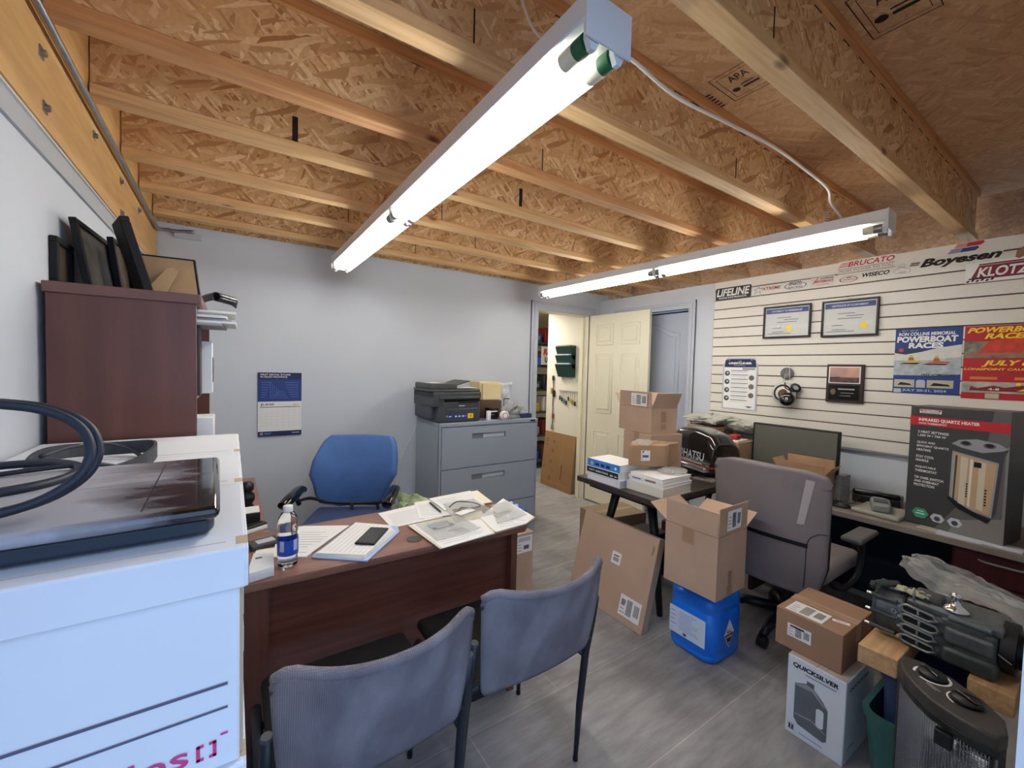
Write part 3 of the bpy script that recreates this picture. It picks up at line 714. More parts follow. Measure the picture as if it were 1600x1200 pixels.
# things on the return
b = MB(); b.lathe([(0, 0), (.03, 0), (.032, .02), (.024, .035), (.034, .05), (.034, .075), (.02, .09), (.03, .10), (.03, .125), (.018, .135), (0, .136)], BLACK, 16, (.055, 2.25, ZD)); tag(b.build('desk_organizer'), 'black round desk organizer at the edge of the desk return', 'organizer')
b = MB(); b.box(.02, .10, 2.03, 2.12, ZD, ZD+.055, BLACK, .004); b.box(.022, .098, 2.031, 2.119, ZD+.0555, ZD+.058, PAPER); tag(b.build('card_box'), 'black box with white cards on the desk return', 'box')
b = MB(T(.07, 1.985, ZD) @ RZ(.5)); b.box(-.06, .045, -.03, .03, 0, .012, PAPER, .001, 1); b.box(-.045, .05, -.02, .02, .0125, .022, BLACK, .004); tag(b.build('stapler'), 'black stapler lying on white notes where desk meets return', 'stapler')
# things on the desk top
def sheet(lb, pts, z, th=.0012, m=PAPER, lines=True, name='paper_sheet', cat='paper', lm=PAPERB, grp=None):
    b = MB()
    b.prism(pts, z, z+th, m)
    if lines:
        P = [Vector((p[0], p[1], 0)) for p in pts[:4]]
        def q(u, v): return P[0]*(1-u)*(1-v)+P[1]*u*(1-v)+P[2]*u*v+P[3]*(1-u)*v
        for k in range(lines if isinstance(lines, int) and lines > 1 else 9):
            v = .1+.08*k
            if v > .9: break
            a, c = q(.08, v), q(.5+.4*R_.random(), v); d_ = q(.5, v+.018)-q(.5, v)
            b.add([(a.x, a.y, z+th+.0004), (c.x, c.y, z+th+.0004), (c.x+d_.x, c.y+d_.y, z+th+.0004), (a.x+d_.x, a.y+d_.y, z+th+.0004)], [(0, 1, 2, 3)], lm)
    return tag(b.build(name), lb, cat, grp)
nb = thing('notebook', 'open white notebook lying behind the water bottle with a phone on it', 'notebook', (.35, 1.68, ZD))
b = MB(); b.prism([(.232, 1.590), (.392, 1.462), (.575, 1.66), (.585, 1.72), (.435, 1.835)], ZD, ZD+.006, mat('notebook_cover', (170, 190, 226), .6), .001, 1); b.build('cover', nb, True)
for k in range(4):
    b = MB(); o_ = k*.0035; b.prism([(.240+o_, 1.596-o_), (.385+o_*.5, 1.474+o_), (.556-o_, 1.655), (.555, 1.712), (.436, 1.818)], ZD+.0065+k*.0028, ZD+.009+k*.0028, PAPER)
    if k == 3:
        for q in range(11):
            a = Vector((.262+.0135*q, 1.592-.0115*q+.008, 0)); c = a+Vector((.165, .20, 0)); w_ = Vector((.0014, -.0012, 0)); zz = ZD+.0178
            b.add([(a.x, a.y, zz), (c.x, c.y, zz), (c.x+w_.x, c.y+w_.y, zz), (a.x+w_.x, a.y+w_.y, zz)], [(0, 1, 2, 3)], PAPERB)
    b.build('page_block' if k == 3 else 'page', nb, True)
b = MB(); b.tube([(.236, 1.594, ZD+.017), (.30, 1.665, ZD+.0195), (.43, 1.812, ZD+.0185)], .0016, GREYP, 6); b.build('binding', nb, True)
sheet('left hand page of handwritten notes fanned out beside the open notebook', [(.118, 1.660), (.218, 1.604), (.418, 1.826), (.250, 1.915), (.160, 1.925)], ZD+.0002, .005)
ph = thing('smartphone', 'black smartphone lying on the open notebook', 'phone', (.455, 1.628, ZD+.0182), -.93+PI/2)
b = MB(); b.box(-.078, .078, -.038, .038, 0, .0085, BLACK, .004, 3); b.build('case', ph)
b = MB(); b.box(-.070, .070, -.032, .032, .0086, .0092, mat('phone_glass', (46, 46, 46), .35), .0002, 1); b.build('screen', ph)
ph.rotation_euler.z = .93
# water bottle
bt = thing('water_bottle', 'clear plastic water bottle with blue label and white cap on the desk', 'bottle', (.158, 1.578, ZD))
b = MB(); b.lathe([(.0, .004), (.022, .0), (.0305, .006), (.0315, .02), (.030, .030), (.0318, .045), (.0318, .10), (.0285, .112), (.0318, .124), (.0322, .145), (.029, .165), (.020, .182), (.0135, .188), (.0135, .196), (0, .197)], GLASS, 28); b.build('body', bt)
b = MB(); b.lathe([(.0149, .184), (.0152, .187), (.0152, .203), (.014, .205), (0, .205)], WHITE, 24); b.build('cap', bt)
b = MB(); n = 28; prof = [(.0326, .042), (.0326, .094)]
vs = [((.0326)*math.cos(2*PI*k/n), .0326*math.sin(2*PI*k/n), z) for z in (.042, .094) for k in range(n)]
b.add(vs, [(k, (k+1) % n, n+(k+1) % n, n+k) for k in range(n)], mat('bottle_label', (38, 78, 186), .35, var=.25, vs=60), True)
vs = [((.0329)*math.cos(2*PI*k/n), .0329*math.sin(2*PI*k/n), z) for z in (.058, .094) for k in range(n)]
b.add(vs, [(k, (k+1) % n, n+(k+1) % n, n+k) for k in (17, 18, 23, 24)], mat('bottle_label_pale', (170, 186, 222), .35), True); b.build('label', bt)
b = MB(); b.prism([(.045, 1.556), (.044, 1.502), (.113, 1.518), (.120, 1.63), (.062, 1.66)], ZD, ZD+.032, WHITEC, .002); b.rect(.065, .085, 1.60, 1.615, GREYP, ZD+.0324); tag(b.build('card_packet'), 'small white carton at the desk corner beside the archive boxes', 'box')
b = MB(T(.105, 1.80, ZD) @ RZ(.25)); b.box(-.055, .045, -.035, .035, 0, .016, DGREY, .003); b.rect(-.03, .03, -.02, .02, PAPERB, .0163); tag(b.build('calculator'), 'grey pocket gadget by the water bottle', 'calculator')
sheet('white paper slip tucked under the pocket gadget', [(.062, 1.70), (.165, 1.69), (.172, 1.745), (.075, 1.76)], ZD+.0001, .001, lines=False)
MAN = mat('manila', (238, 230, 204), .8)
sheet('white form with a pen on it, furthest from the notebook edge', [(.562, 1.722), (.80, 1.735), (.925, 1.985), (.562, 1.922)], ZD+.0004)
sheet('white sheet under the pen beside the manila folders', [(.70, 1.76), (.86, 1.73), (.93, 1.99), (.76, 1.985)], ZD+.0022)
sheet('manila folder of documents at the far corner of the desk', [(.86, 1.80), (1.10, 1.79), (1.13, 2.0), (.845, 1.995)], ZD+.004, .004, MAN)
sheet('white stapled document on the far manila folder', [(.835, 1.79), (1.04, 1.76), (1.09, 2.01), (.84, 1.99)], ZD+.0086, .0014)
sheet('manila folder under the printed parts bag', [(.648, 1.42), (.90, 1.44), (.985, 1.70), (.625, 1.70)], ZD+.0042, .004, MAN)
sheet('white invoice on the near manila folder', [(.655, 1.413), (.888, 1.438), (.925, 1.60), (.635, 1.69)], ZD+.0088, .0012)
sheet('white document clipped at the desk end', [(.905, 1.44), (1.07, 1.455), (1.15, 1.50), (1.17, 1.80), (.93, 1.62)], ZD+.0092, .003)
cb = sheet('brown clipboard edge under the papers at the desk end', [(.90, 1.433), (1.066, 1.45), (1.15, 1.49), (1.14, 1.78), (.92, 1.70)], ZD+.0042, .0035, mat('clipboard', (120, 100, 80), .6), False, 'clipboard', 'clipboard')
pe = thing('pen', 'dark pen lying on the white form', 'pen', (.815, 1.84, ZD+.0085))
b = MB(); b.cyl((.815, 1.84, ZD+.009), (.812, 1.775, ZD+.009), .0042, BLACK, n=10); b.cyl((.812, 1.775, ZD+.009), (.812, 1.762, ZD+.009), .0042, CHROME, .001, n=10); b.build('barrel', pe, True)
b = MB(); b.cyl((.8154, 1.84, ZD+.009), (.820, 1.925, ZD+.009), .0046, DGREY, n=10); b.build('cap', pe, True)
BAG = mat('parts_bag', (226, 228, 226), .15, trans=.5, ior=1.15, alpha=.38)
def wrinkle(x, y, z, a, s=22, k=0): return z+a*mnoise.noise((x*s, y*s, k))
def parts_bag(lb, P, z, k, extra=None):
    t = thing('parts_bag', lb, 'bag', (P[0][0], P[0][1], z))
    P = [Vector(p) for p in P]
    def fn(u, v):
        q = P[0]*(1-u)*(1-v)+P[1]*u*(1-v)+P[2]*u*v+P[3]*(1-u)*v
        e = min(u, 1-u, v, 1-v)*2
        return (q.x, q.y, z+.003+e*.012+.006*abs(mnoise.noise((q.x*26, q.y*26, k))))
    b = MB(); b.shell(fn, 22, 22, .0006, BAG); b.build('plastic_film', t, True)
    return t, P
t, P = parts_bag('clear parts bag with a dark printed card, nearest the desk front edge', [(.66, 1.475), (.87, 1.50), (.85, 1.70), (.65, 1.68)], ZD+.0106, 1)
b = MB(T(.735, 1.62, ZD+.012) @ RZ(.1)); b.box(-.045, .05, -.035, .03, 0, .003, mat('card_blue', (150, 168, 190), .5), .001); b.box(-.047, .052, -.037, -.015, .003, .0045, BLACK); b.rect(-.03, .03, -.03, -.022, PAPER, .005); b.build('printed_card', t, True)
b = MB(T(.77, 1.545, ZD+.0115)); b.rect(-.03, .04, 0, .006, BLACK, 0); b.rect(-.01, .045, -.014, -.009, BLACK, 0); b.rect(0, .045, -.03, -.025, BLACK, 0); b.build('print_marks', t, True)
t, P = parts_bag('crumpled clear parts bag with a wire bracket in the middle of the papers', [(.80, 1.60), (1.02, 1.62), (1.03, 1.86), (.86, 1.86)], ZD+.0125, 4)
b = MB(); b.tube(smooth([(.86, 1.79, ZD+.02), (.92, 1.83, ZD+.026), (.98, 1.80, ZD+.022), (1.0, 1.74, ZD+.022), (.95, 1.71, ZD+.022), (.90, 1.74, ZD+.026), (.86, 1.70, ZD+.02)]), .0028, DGREY, 6); b.build('bracket', t, True)
b = MB(T(.89, 1.685, ZD+.024) @ RZ(.3)); b.box(-.045, .05, -.02, .022, 0, .0016, PAPER, .0005, 1); b.build('label', t, True)
t, P = parts_bag('shiny clear parts bag at the end of the desk by the clipboard', [(.95, 1.50), (1.13, 1.53), (1.15, 1.74), (1.05, 1.72)], ZD+.015, 9)
b = MB(T(1.04, 1.60, ZD+.015) @ RZ(.25)); b.box(-.05, .05, -.012, .012, 0, .004, CHROME, .001); b.build('metal_part', t, True)

# ================================================================== visitor chairs
MESHF, _n, _b = nt('chair_mesh_fabric')
def _mf():
    L = _n.links.new
    tc = _n.nodes.new('ShaderNodeTexCoord')
    w1 = _n.nodes.new('ShaderNodeTexWave'); w1.bands_direction = 'X'; w1.inputs['Scale'].default_value = 78; L(tc.outputs['Object'], w1.inputs[0])
    w2 = _n.nodes.new('ShaderNodeTexWave'); w2.bands_direction = 'Z'; w2.inputs['Scale'].default_value = 100; L(tc.outputs['Object'], w2.inputs[0])
    mu = _n.nodes.new('ShaderNodeMath'); mu.operation = 'MULTIPLY'; L(w1.outputs['Fac'], mu.inputs[0]); L(w2.outputs['Fac'], mu.inputs[1])
    mp = _n.nodes.new('ShaderNodeMapping'); mp.inputs['Scale'].default_value = (9, 9, 3); L(tc.outputs['Object'], mp.inputs[0])
    t = _n.nodes.new('ShaderNodeTexNoise'); t.inputs['Scale'].default_value = 1.0; t.inputs['Detail'].default_value = 6; L(mp.outputs[0], t.inputs['Vector'])
    r = _n.nodes.new('ShaderNodeValToRGB'); r.color_ramp.elements[0].position = .42; r.color_ramp.elements[0].color = lin((116, 111, 120)); r.color_ramp.elements[1].position = .72; r.color_ramp.elements[1].color = lin((150, 146, 154)); L(t.outputs['Fac'], r.inputs[0])
    mx = _n.nodes.new('ShaderNodeMix'); mx.data_type = 'RGBA'; mx.blend_type = 'MULTIPLY'; mx.inputs[0].default_value = .6
    L(r.outputs[0], mx.inputs[6]); cr_ = _n.nodes.new('ShaderNodeMapRange'); cr_.inputs[3].default_value = .55; cr_.inputs[4].default_value = 1.3; L(mu.outputs[0], cr_.inputs[0]); L(cr_.outputs[0], mx.inputs[7])
    L(mx.outputs[2], _b.inputs['Base Color']); _b.inputs['Roughness'].default_value = .75
    bp = _n.nodes.new('ShaderNodeBump'); bp.inputs['Strength'].default_value = .5; bp.inputs['Distance'].default_value = .002; L(mu.outputs[0], bp.inputs['Height']); L(bp.outputs[0], _b.inputs['Normal'])
_mf()
FRAMEM = mat('chair_frame', (40, 46, 54), .4, .3)
SEATF = mat('black_seat_fabric', (12, 12, 14), .9, bump=.3, bs=300)
def guest_chair(label, loc, rz=0.0):
    t = thing('visitor_chair', label, 'chair', loc, rz, 'mesh backed visitor chairs')
    # back: a slung mesh panel bulging rearwards (-y), rolled top edge
    def fn(u, v):
        x = (u-.5)*2; z = .487+.318*v
        cr_ = .0
        e = max(0, abs(x)-.82)/.18
        zz = z-(.028*e*e if v > .9 else 0)
        hw = .218+.016*v-.010*(1-v)**3
        y = -.035-.062*v-.058*(1-x*x)*(.30+.70*v)+.028*v*v*abs(x)**3
        zz += .020*abs(x)**2.2*v
        k = 1-(max(0, v-.93)/.07)**2*.05-(max(0, .07-v)/.07)**2*.05
        return (x*hw*k, y, zz)
    b = MB(); b.shell(fn, 36, 22, .012, MESHF); b.build('mesh_back', t)
    # rolled top edge
    b = MB(); b.tube([fn(k/24, .985) for k in range(25)], .0125, MESHF, 10); b.build('top_roll', t)
    b = MB(); b.tube([(p[0], p[1]+.012, p[2]) for p in [fn(k/16, .06) for k in range(17)]], .008, FRAMEM, 8); b.build('back_rail', t)
    for s in (-1, 1):
        b = MB(); b.tube([(s*.246, .035, .012), (s*.243, .02, .22), (s*.240, -.006, .44), (s*.239, -.030, .56), (s*.238, -.045, .655)], [.0085, .0125, .0135, .0135, .0135], FRAMEM, 14); p = b.build('rear_leg', t)
        q = MB(); q.cyl((s*.238, -.0452, .655), (s*.2378, -.0465, .662), .0138, DGREY, .011, 14); q.build('end_plug', p)
        q = MB(); q.cyl((s*.246, .035, .0), (s*.246, .035, .014), .010, BLACK, n=12); q.build('foot_cap', p)
        b = MB(); b.tube([(s*.246, .405, .012), (s*.243, .395, .22), (s*.240, .385, .40), (s*.240, .37, .425), (s*.240, .0, .425)], [.0085, .012, .0135, .0135, .0125], FRAMEM, 12); p = b.build('front_leg', t)
        q = MB(); q.cyl((s*.246, .405, .0), (s*.246, .405, .014), .010, BLACK, n=12); q.build('foot_cap', p)
        b = MB(); b.cyl((s*.212, -.03, .515), (s*.239, -.02, .50), .010, FRAMEM, n=10); b.build('back_bracket', t)
    b = MB(); b.box(-.225, .225, -.0, .437, .432, .475, SEATF, .03, 4); b.build('seat', t)
    b = MB(); b.tube([(-.24, .30, .42), (.24, .30, .42)], .010, FRAMEM, 8); b.build('seat_rail', t)
    return t
g1 = guest_chair('grey-blue mesh visitor chair beside the archive boxes, closest to the entry', (.298, 1.018, 0), 0.0)
dup(g1, T(.808, 1.052, 0), 'grey-blue mesh visitor chair at the free end of the desk, toward the leaning carton')

# ================================================================== blue task chair behind the desk
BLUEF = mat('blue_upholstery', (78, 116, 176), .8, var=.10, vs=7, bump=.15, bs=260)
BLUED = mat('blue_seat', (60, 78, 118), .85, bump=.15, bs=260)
tk = thing('task_chair', 'blue upholstered office chair with black arms behind the wooden desk', 'chair', (.60, 2.72, 0), -.468)
lv = [(.492, -.10, .15), (.52, -.218, .178), (.57, -.236, .203), (.64, -.246, .232), (.71, -.268, .270), (.80, -.254, .274), (.88, -.224, .266), (.925, -.204, .254), (.952, -.170, .232)]
def back_edge(v):
    z = .492+.46*v
    for i in range(len(lv)-1):
        if lv[i][0] <= z <= lv[i+1][0]+1e-6:
            a = (z-lv[i][0])/(lv[i+1][0]-lv[i][0]); return lv[i][1]*(1-a)+lv[i+1][1]*a, lv[i][2]*(1-a)+lv[i+1][2]*a, z
    return lv[-1][1], lv[-1][2], z
def fb(u, v):
    l, r, z = back_edge(v); x = l+(r-l)*u; c = (x-.01)/.26
    return (x, .225-.075*c*c-.035*math.sin(PI*v)+.05*v, z)
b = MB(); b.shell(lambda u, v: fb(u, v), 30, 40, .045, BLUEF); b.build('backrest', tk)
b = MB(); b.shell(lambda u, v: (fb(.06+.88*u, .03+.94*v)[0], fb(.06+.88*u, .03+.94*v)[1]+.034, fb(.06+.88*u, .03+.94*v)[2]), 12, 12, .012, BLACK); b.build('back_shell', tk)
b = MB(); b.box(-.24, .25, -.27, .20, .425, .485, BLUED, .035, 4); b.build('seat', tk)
b = MB(); b.box(-.15, .15, -.15, .15, .37, .425, BLACK, .02); b.build('seat_mechanism', tk)
b = MB(); b.tube(smooth([(-.275, -.06, .60), (-.235, .05, .585), (-.15, .10, .545), (0, .12, .527), (.15, .11, .53), (.24, .05, .56), (.285, -.08, .60)]), .010, BLACK, 10); b.build('arm_rod', tk)
for s, x in ((-1, -.283), (1, .290)):
    b = MB(); P_ = [(x-.012, -.215, .618), (x-.004, -.16, .638), (x, -.08, .650), (x, .0, .655), (x+.004, .045, .642)]
    b.tube(smooth(P_), [.026+.010*math.sin(PI*min(1, .15+.8*k/24)) for k in range(25)], GLOSS, 12); b.v = [(v[0], v[1], .635+(v[2]-.635)*.85) for v in b.v]; b.build('armrest', tk)
    b = MB(); b.tube([(x, -.05, .62), (x*.98, -.02, .57)], .014, BLACK, 10); b.build('arm_bracket', tk)
for x in (-.0, .165):
    b = MB(); b.tube([(x, .115, .53), (x+.004, .12, .48), (x+.008, .10, .41)], .010, BLACK, 8); b.build('back_support', tk)
b = MB(); b.cyl((0, 0, .08), (0, 0, .37), .025, CHROME, n=16); b.build('gas_column', tk)
for k in range(5):
    a = 2*PI*k/5+.3; b = MB(); b.tube([(0, 0, .10), (.27*math.cos(a), .27*math.sin(a), .07)], [.03, .016], BLACK, 8); lg = b.build('base_spoke', tk)
    q = MB(); q.cyl((.27*math.cos(a)-.02*math.sin(a), .27*math.sin(a)+.02*math.cos(a), .027), (.27*math.cos(a)+.02*math.sin(a), .27*math.sin(a)-.02*math.cos(a), .027), .027, BLACK, n=16); q.build('caster', lg)
# waste bin with pale green bag
wb = thing('waste_bin', 'black waste bin with a crumpled pale green bag beside the blue chair', 'bin', (1.06, 2.80, 0))
b = MB(); b.lathe([(0, 0), (.09, 0), (.115, .40), (.120, .41), (.112, .405), (.088, .01), (0, .01)], BLACK, 24); b.build('bin', wb)
def crumple(c, r, h, seed, squash=1.0):
    def fn(u, v):
        a = 2*PI*u; ph_ = PI*(.04+.92*v)
        k = 1+.45*mnoise.noise((math.cos(a)*1.7+seed, math.sin(a)*1.7, v*3.1))+.22*mnoise.noise((math.cos(a)*5+seed, math.sin(a)*5, v*8))
        return (c[0]+r*k*math.cos(a)*math.sin(ph_), c[1]+r*squash*k*math.sin(a)*math.sin(ph_), c[2]+h*k*math.cos(ph_))
    return fn
GREENB = mat('pale_green_bag', (176, 196, 150), .35, trans=.2)
b = MB(); b.shell(crumple((0, 0, .44), .115, .085, 3), 36, 20, .001, GREENB, False); b.build('bin_bag', wb)
b = MB(); b.tube(smooth([(1.30, 3.372, .95), (1.25, 3.372, .82), (1.17, 3.372, .66), (1.14, 3.372, .50), (1.14, 3.37, .3), (1.16, 3.36, .02)]), .003, WIRE, 6); tag(b.build('phone_cable'), 'thin grey cable running down the wall beside the filing cabinet', 'cable')

# ================================================================== filing cabinet and what stands on it
FCAB = mat('cabinet_enamel', (150, 160, 172), .42, var=.015, vs=3)
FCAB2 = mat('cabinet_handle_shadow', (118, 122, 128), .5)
fc = thing('filing_cabinet', 'wide grey metal lateral filing cabinet under the printer by the doorway', 'filing cabinet', (1.283, 2.862, 0))
b = MB(); b.box(0, .914, .012, .47, .0, .985, FCAB); b.box(0, .914, -.004, .47, .985, 1.012, FCAB, .002, 1); b.box(0, .014, -.001, .02, 0, .99, FCAB); b.box(.90, .914, -.001, .02, 0, .99, FCAB); b.build('cabinet_body', fc)
for (z0, z1) in ((.662, .978), (.338, .655), (.03, .331)):
    b = MB(); x0, x1 = .275, .585; h0, h1 = z1-.098, z1-.058
    for (a, c, d_, e) in ((.018, x0, z0, z1), (x1, .896, z0, z1), (x0, x1, z0, h0), (x0, x1, h1, z1)): b.box(a, c, -.004, .011, d_, e, FCAB)
    b.box(x0, x1, .006, .011, h0, h1, FCAB); o = b.build('drawer_front', fc)
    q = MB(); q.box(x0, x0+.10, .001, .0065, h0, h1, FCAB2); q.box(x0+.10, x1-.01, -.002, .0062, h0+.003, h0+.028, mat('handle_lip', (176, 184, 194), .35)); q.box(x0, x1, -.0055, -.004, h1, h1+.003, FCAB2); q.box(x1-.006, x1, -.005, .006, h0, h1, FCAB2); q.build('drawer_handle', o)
b = MB(); b.box(.835, .885, -.0055, -.004, .990, 1.004, BLACK, .001, 1); b.build('lock', fc)
PRG = mat('printer_body', (66, 70, 76), .45); PRG2 = mat('printer_top', (74, 76, 76), .5); PRD = mat('printer_shadow', (18, 20, 24), .5)
pr = thing('printer', 'charcoal multifunction laser printer on the grey filing cabinet', 'printer', (1.30, 2.885, 1.0125), .03)
b = MB(); b.box(-.02, .345, .0, .38, .0, .158, PRG, .012, 3); b.box(-.05, .345, .07, .38, .02, .13, PRG, .012, 3); b.build('body', pr)
b = MB(); b.box(.045, .325, -.004, .004, .005, .105, PRG, .004); b.build('paper_tray', pr)
b = MB(); b.box(.02, .36, .03, .38, .155, .185, PRD, .004); b.build('output_slot', pr)
b = MB(); b.box(-.055, .03, .0, .39, .12, .232, PRG, .010, 3); b.box(-.055, .36, .01, .39, .182, .232, PRG, .010, 3); b.box(-.02, .34, -.012, .01, .178, .198, PRG, .006, 2); b.build('scanner', pr)
b = MB(); b.prism([(.0, .0), (.36, .0), (.36, .05), (.0, .05)], 0, .1, PRG2) if False else None
b.box(-.06, .355, .02, .39, .231, .252, PRG2, .008, 2); b.box(-.06, .16, .04, .36, .25, .298, PRG2, .012, 3); b.build('document_feeder', pr)
b = MB(T(.13, .06, .268) @ RY(-.28)); b.box(0, .16, 0, .27, 0, .008, PRG2, .003); b.build('feeder_tray', pr)
b = MB(T(.17, .07, .258)); b.box(0, .17, 0, .25, 0, .006, PAPER, .001, 1); b.build('paper_in_tray', pr)
b = MB(); b.rect(-.05, .08, .06, .30, PAPER, .2985); b.build('paper_sheet', pr)
b = MB(front(0, -.001, 0)); b.box(.06, .23, .030, .062, 0, .004, BLUEP); b.rect(.23, .28, .028, .066, YEL, .0045)
for k in range(3): b.disc(.125+.032*k, .047, .007, PAPER, .0045, 12)
b.rect(.066, .088, .044, .050, PAPER, .0045); b.rect(.115, .225, .046, .048, PAPER, .0046); b.disc(.255, .047, .010, mat('orange_spot', (196, 150, 30), .6), .005, 12); b.build('sticker_strip', pr)
b = MB(front(0, -.001, 0)); b.text('brother', .155, .122, .05, .011, PAPER, .0008, .02); b.disc(.05, .05, .008, MGREY, .0045, 14); b.build('brand_lettering', pr)
b = MB(); b.box(.15, .325, -.004, .02, .148, .160, PRD, .003); b.build('control_strip', pr)
# clutter right of the printer
CREAMC = mat('cream_card', (226, 208, 160), .75, var=.04)
b = MB(); b.box(1.76, 1.95, 3.12, 3.30, 1.16, 1.315, CREAMC, .003); b.box(1.78, 1.96, 3.09, 3.118, 1.162, 1.30, CREAMC, .002); tag(b.build('cream_box'), 'cream cardboard box behind the printer on the filing cabinet', 'box')
b = MB(); b.box(1.72, 1.95, 3.06, 3.30, 1.013, 1.158, mat('brown_carton', (96, 74, 58), .7), .003); tag(b.build('brown_box'), 'dark brown box under the cream box on the filing cabinet', 'box')
t = thing('courier_bag', 'pale grey plastic courier bag standing beside the cream box', 'bag', (2.04, 3.15, 1.16))
b = MB(); b.shell(lambda u, v: (1.965+.13*u+.03*v*u, 3.17+.02*mnoise.noise((u*4, v*4, 2))-.03*v*0, 1.013+.30*v-.012*math.sin(PI*u)), 14, 14, .012, mat('bag_grey', (206, 212, 218), .3, var=.05, vs=30)); b.build('bag', t, True)
b = MB(front(2.01, 3.145, 1.10)); b.box(.02, .08, .06, .068, 0, .004, BLACK); b.box(.015, .02, .0, .068, 0, .004, BLACK); b.rect(.05, .058, .0, .016, BLACK, .004); b.rect(.065, .073, .0, .016, BLACK, .004); b.build('handle_print', t, True)
b = MB(); b.box(1.765, 1.85, 2.95, 3.03, 1.0125, 1.105, GLOSS, .003); b.push(front(1.765, 2.949, 1.0125)); b.rect(.012, .075, .060, .07, PAPER, .001); b.rect(.012, .05, .035, .042, GREYP, .001); b.pop(); tag(b.build('product_box'), 'small black carton with white print beside the printer', 'box')
b = MB(T(1.715, 2.90, 1.0125)); b.prism([(0, 0), (.04, .01), (.045, .03), (.005, .03)], 0, .075, PAPER, .002); tag(b.build('note_block'), 'crumpled white note standing between printer and black carton', 'paper')
tr = thing('tape_roll', 'white tape roll standing on edge beside the black carton', 'tape roll', (1.86, 2.89, 1.0125))
b = MB(panel((1.865, 2.90, 1.049), (1, 0, 0), (0, 0, 1))); b.lathe([(.0155, 0), (.035, 0), (.036, .003), (.036, .033), (.035, .036), (.0155, .036)], PAPER, 24); b.disc(0, 0, .027, mat('tape_print', (150, 90, 80), .6), .0365, 20, rin=.021); b.build('roll', tr, True)
b = MB(); b.shell(crumple((2.02, 2.97, 1.085), .10, .052, 8, .6), 34, 18, .001, BAG, False); tag(b.build('plastic_bag'), 'clear plastic bag of small parts on the cabinet corner', 'bag')
b = MB(); b.tube(smooth([(1.96, 2.96, 1.05), (2.0, 2.93, 1.10), (2.05, 2.95, 1.11), (2.09, 2.98, 1.06), (2.03, 3.0, 1.04), (1.98, 2.98, 1.06)]), .012, DGREY, 8); tag(b.build('hose_fitting'), 'dark hose fitting inside the clear parts bag', 'fitting')
b = MB(T(1.92, 2.90, 1.0125) @ RZ(.08)); b.box(0, .13, 0, .05, 0, .026, mat('grey_blister', (130, 134, 130), .4, var=.3, vs=60), .006); tag(b.build('blister_pack'), 'grey blister pack at the front of the filing cabinet', 'pack')
b = MB(T(2.06, 2.92, 1.0125) @ RZ(.04)); b.box(0, .12, 0, .06, 0, .036, NAVY, .003); tag(b.build('blue_box'), 'flat navy blue box on the doorway end of the filing cabinet', 'box')

# ================================================================== wall calendar
cl = thing('wall_calendar', 'blue and white June wall calendar on the grey back wall', 'calendar', (.285, 3.376, 1.14))
M = front(.149, 3.374, .918)
b = MB(M); b.box(0, .272, .245, .448, 0, .002, BLUEP); b.rect(0, .272, .40, .448, NAVY, .0022)
b.text('FIRST RETAIL STORE', .015, .428, .185, .0105, PAPER, .003, .02); b.text('IN EACH PROVINCE', .015, .412, .165, .0105, PAPER, .003, .02)
LB = mat('blue_lines', (110, 140, 196), .6)
for k in range(7):
    z = .275+.017*k
    for (a, c) in ((.02, .045+.006*k), (.20-.006*k, .25)): b.rect(a, c, z, z+.0022, LB, .003)
for k in range(5): b.box(.075+.012*k, .0765+.012*k, .27+.004*k, .38-.012*k, .002, .003, LB); b.box(.075+.012*k, .19-.008*k, .268+.012*k, .2695+.012*k, .002, .003, LB)
b.build('picture_page', cl, True)
b = MB(M); b.box(0, .272, .0, .243, 0.0, .004, PAPER); b.text('JUNE', .014, .213, .085, .017, NAVY, .0046, .02); b.text('2024', .218, .216, .035, .009, mat('orange_print', (150, 100, 70), .6), .0046)
b.rect(.013, .262, .203, .207, NAVY, .0046)
for k in range(6): b.rect(.013, .262, .075+.021*k, .0757+.021*k, PAPERB, .0046)
for k in range(8): b.rect(.013+.0355*k, .0136+.0355*k, .05, .19, PAPERB, .0046)
b.rect(0, .272, .0, .034, NAVY, .0046); b.disc(.022, .018, .009, PAPER, .005, 6, rin=.006); b.rect(.038, .085, .020, .024, LB, .005); b.rect(.038, .075, .012, .016, LB, .005); b.rect(.21, .258, .016, .020, PAPER, .005); b.build('month_page', cl, True)
b = MB(M); b.disc(.136, .444, .003, STEEL, .004, 10); b.build('pin', cl, True)

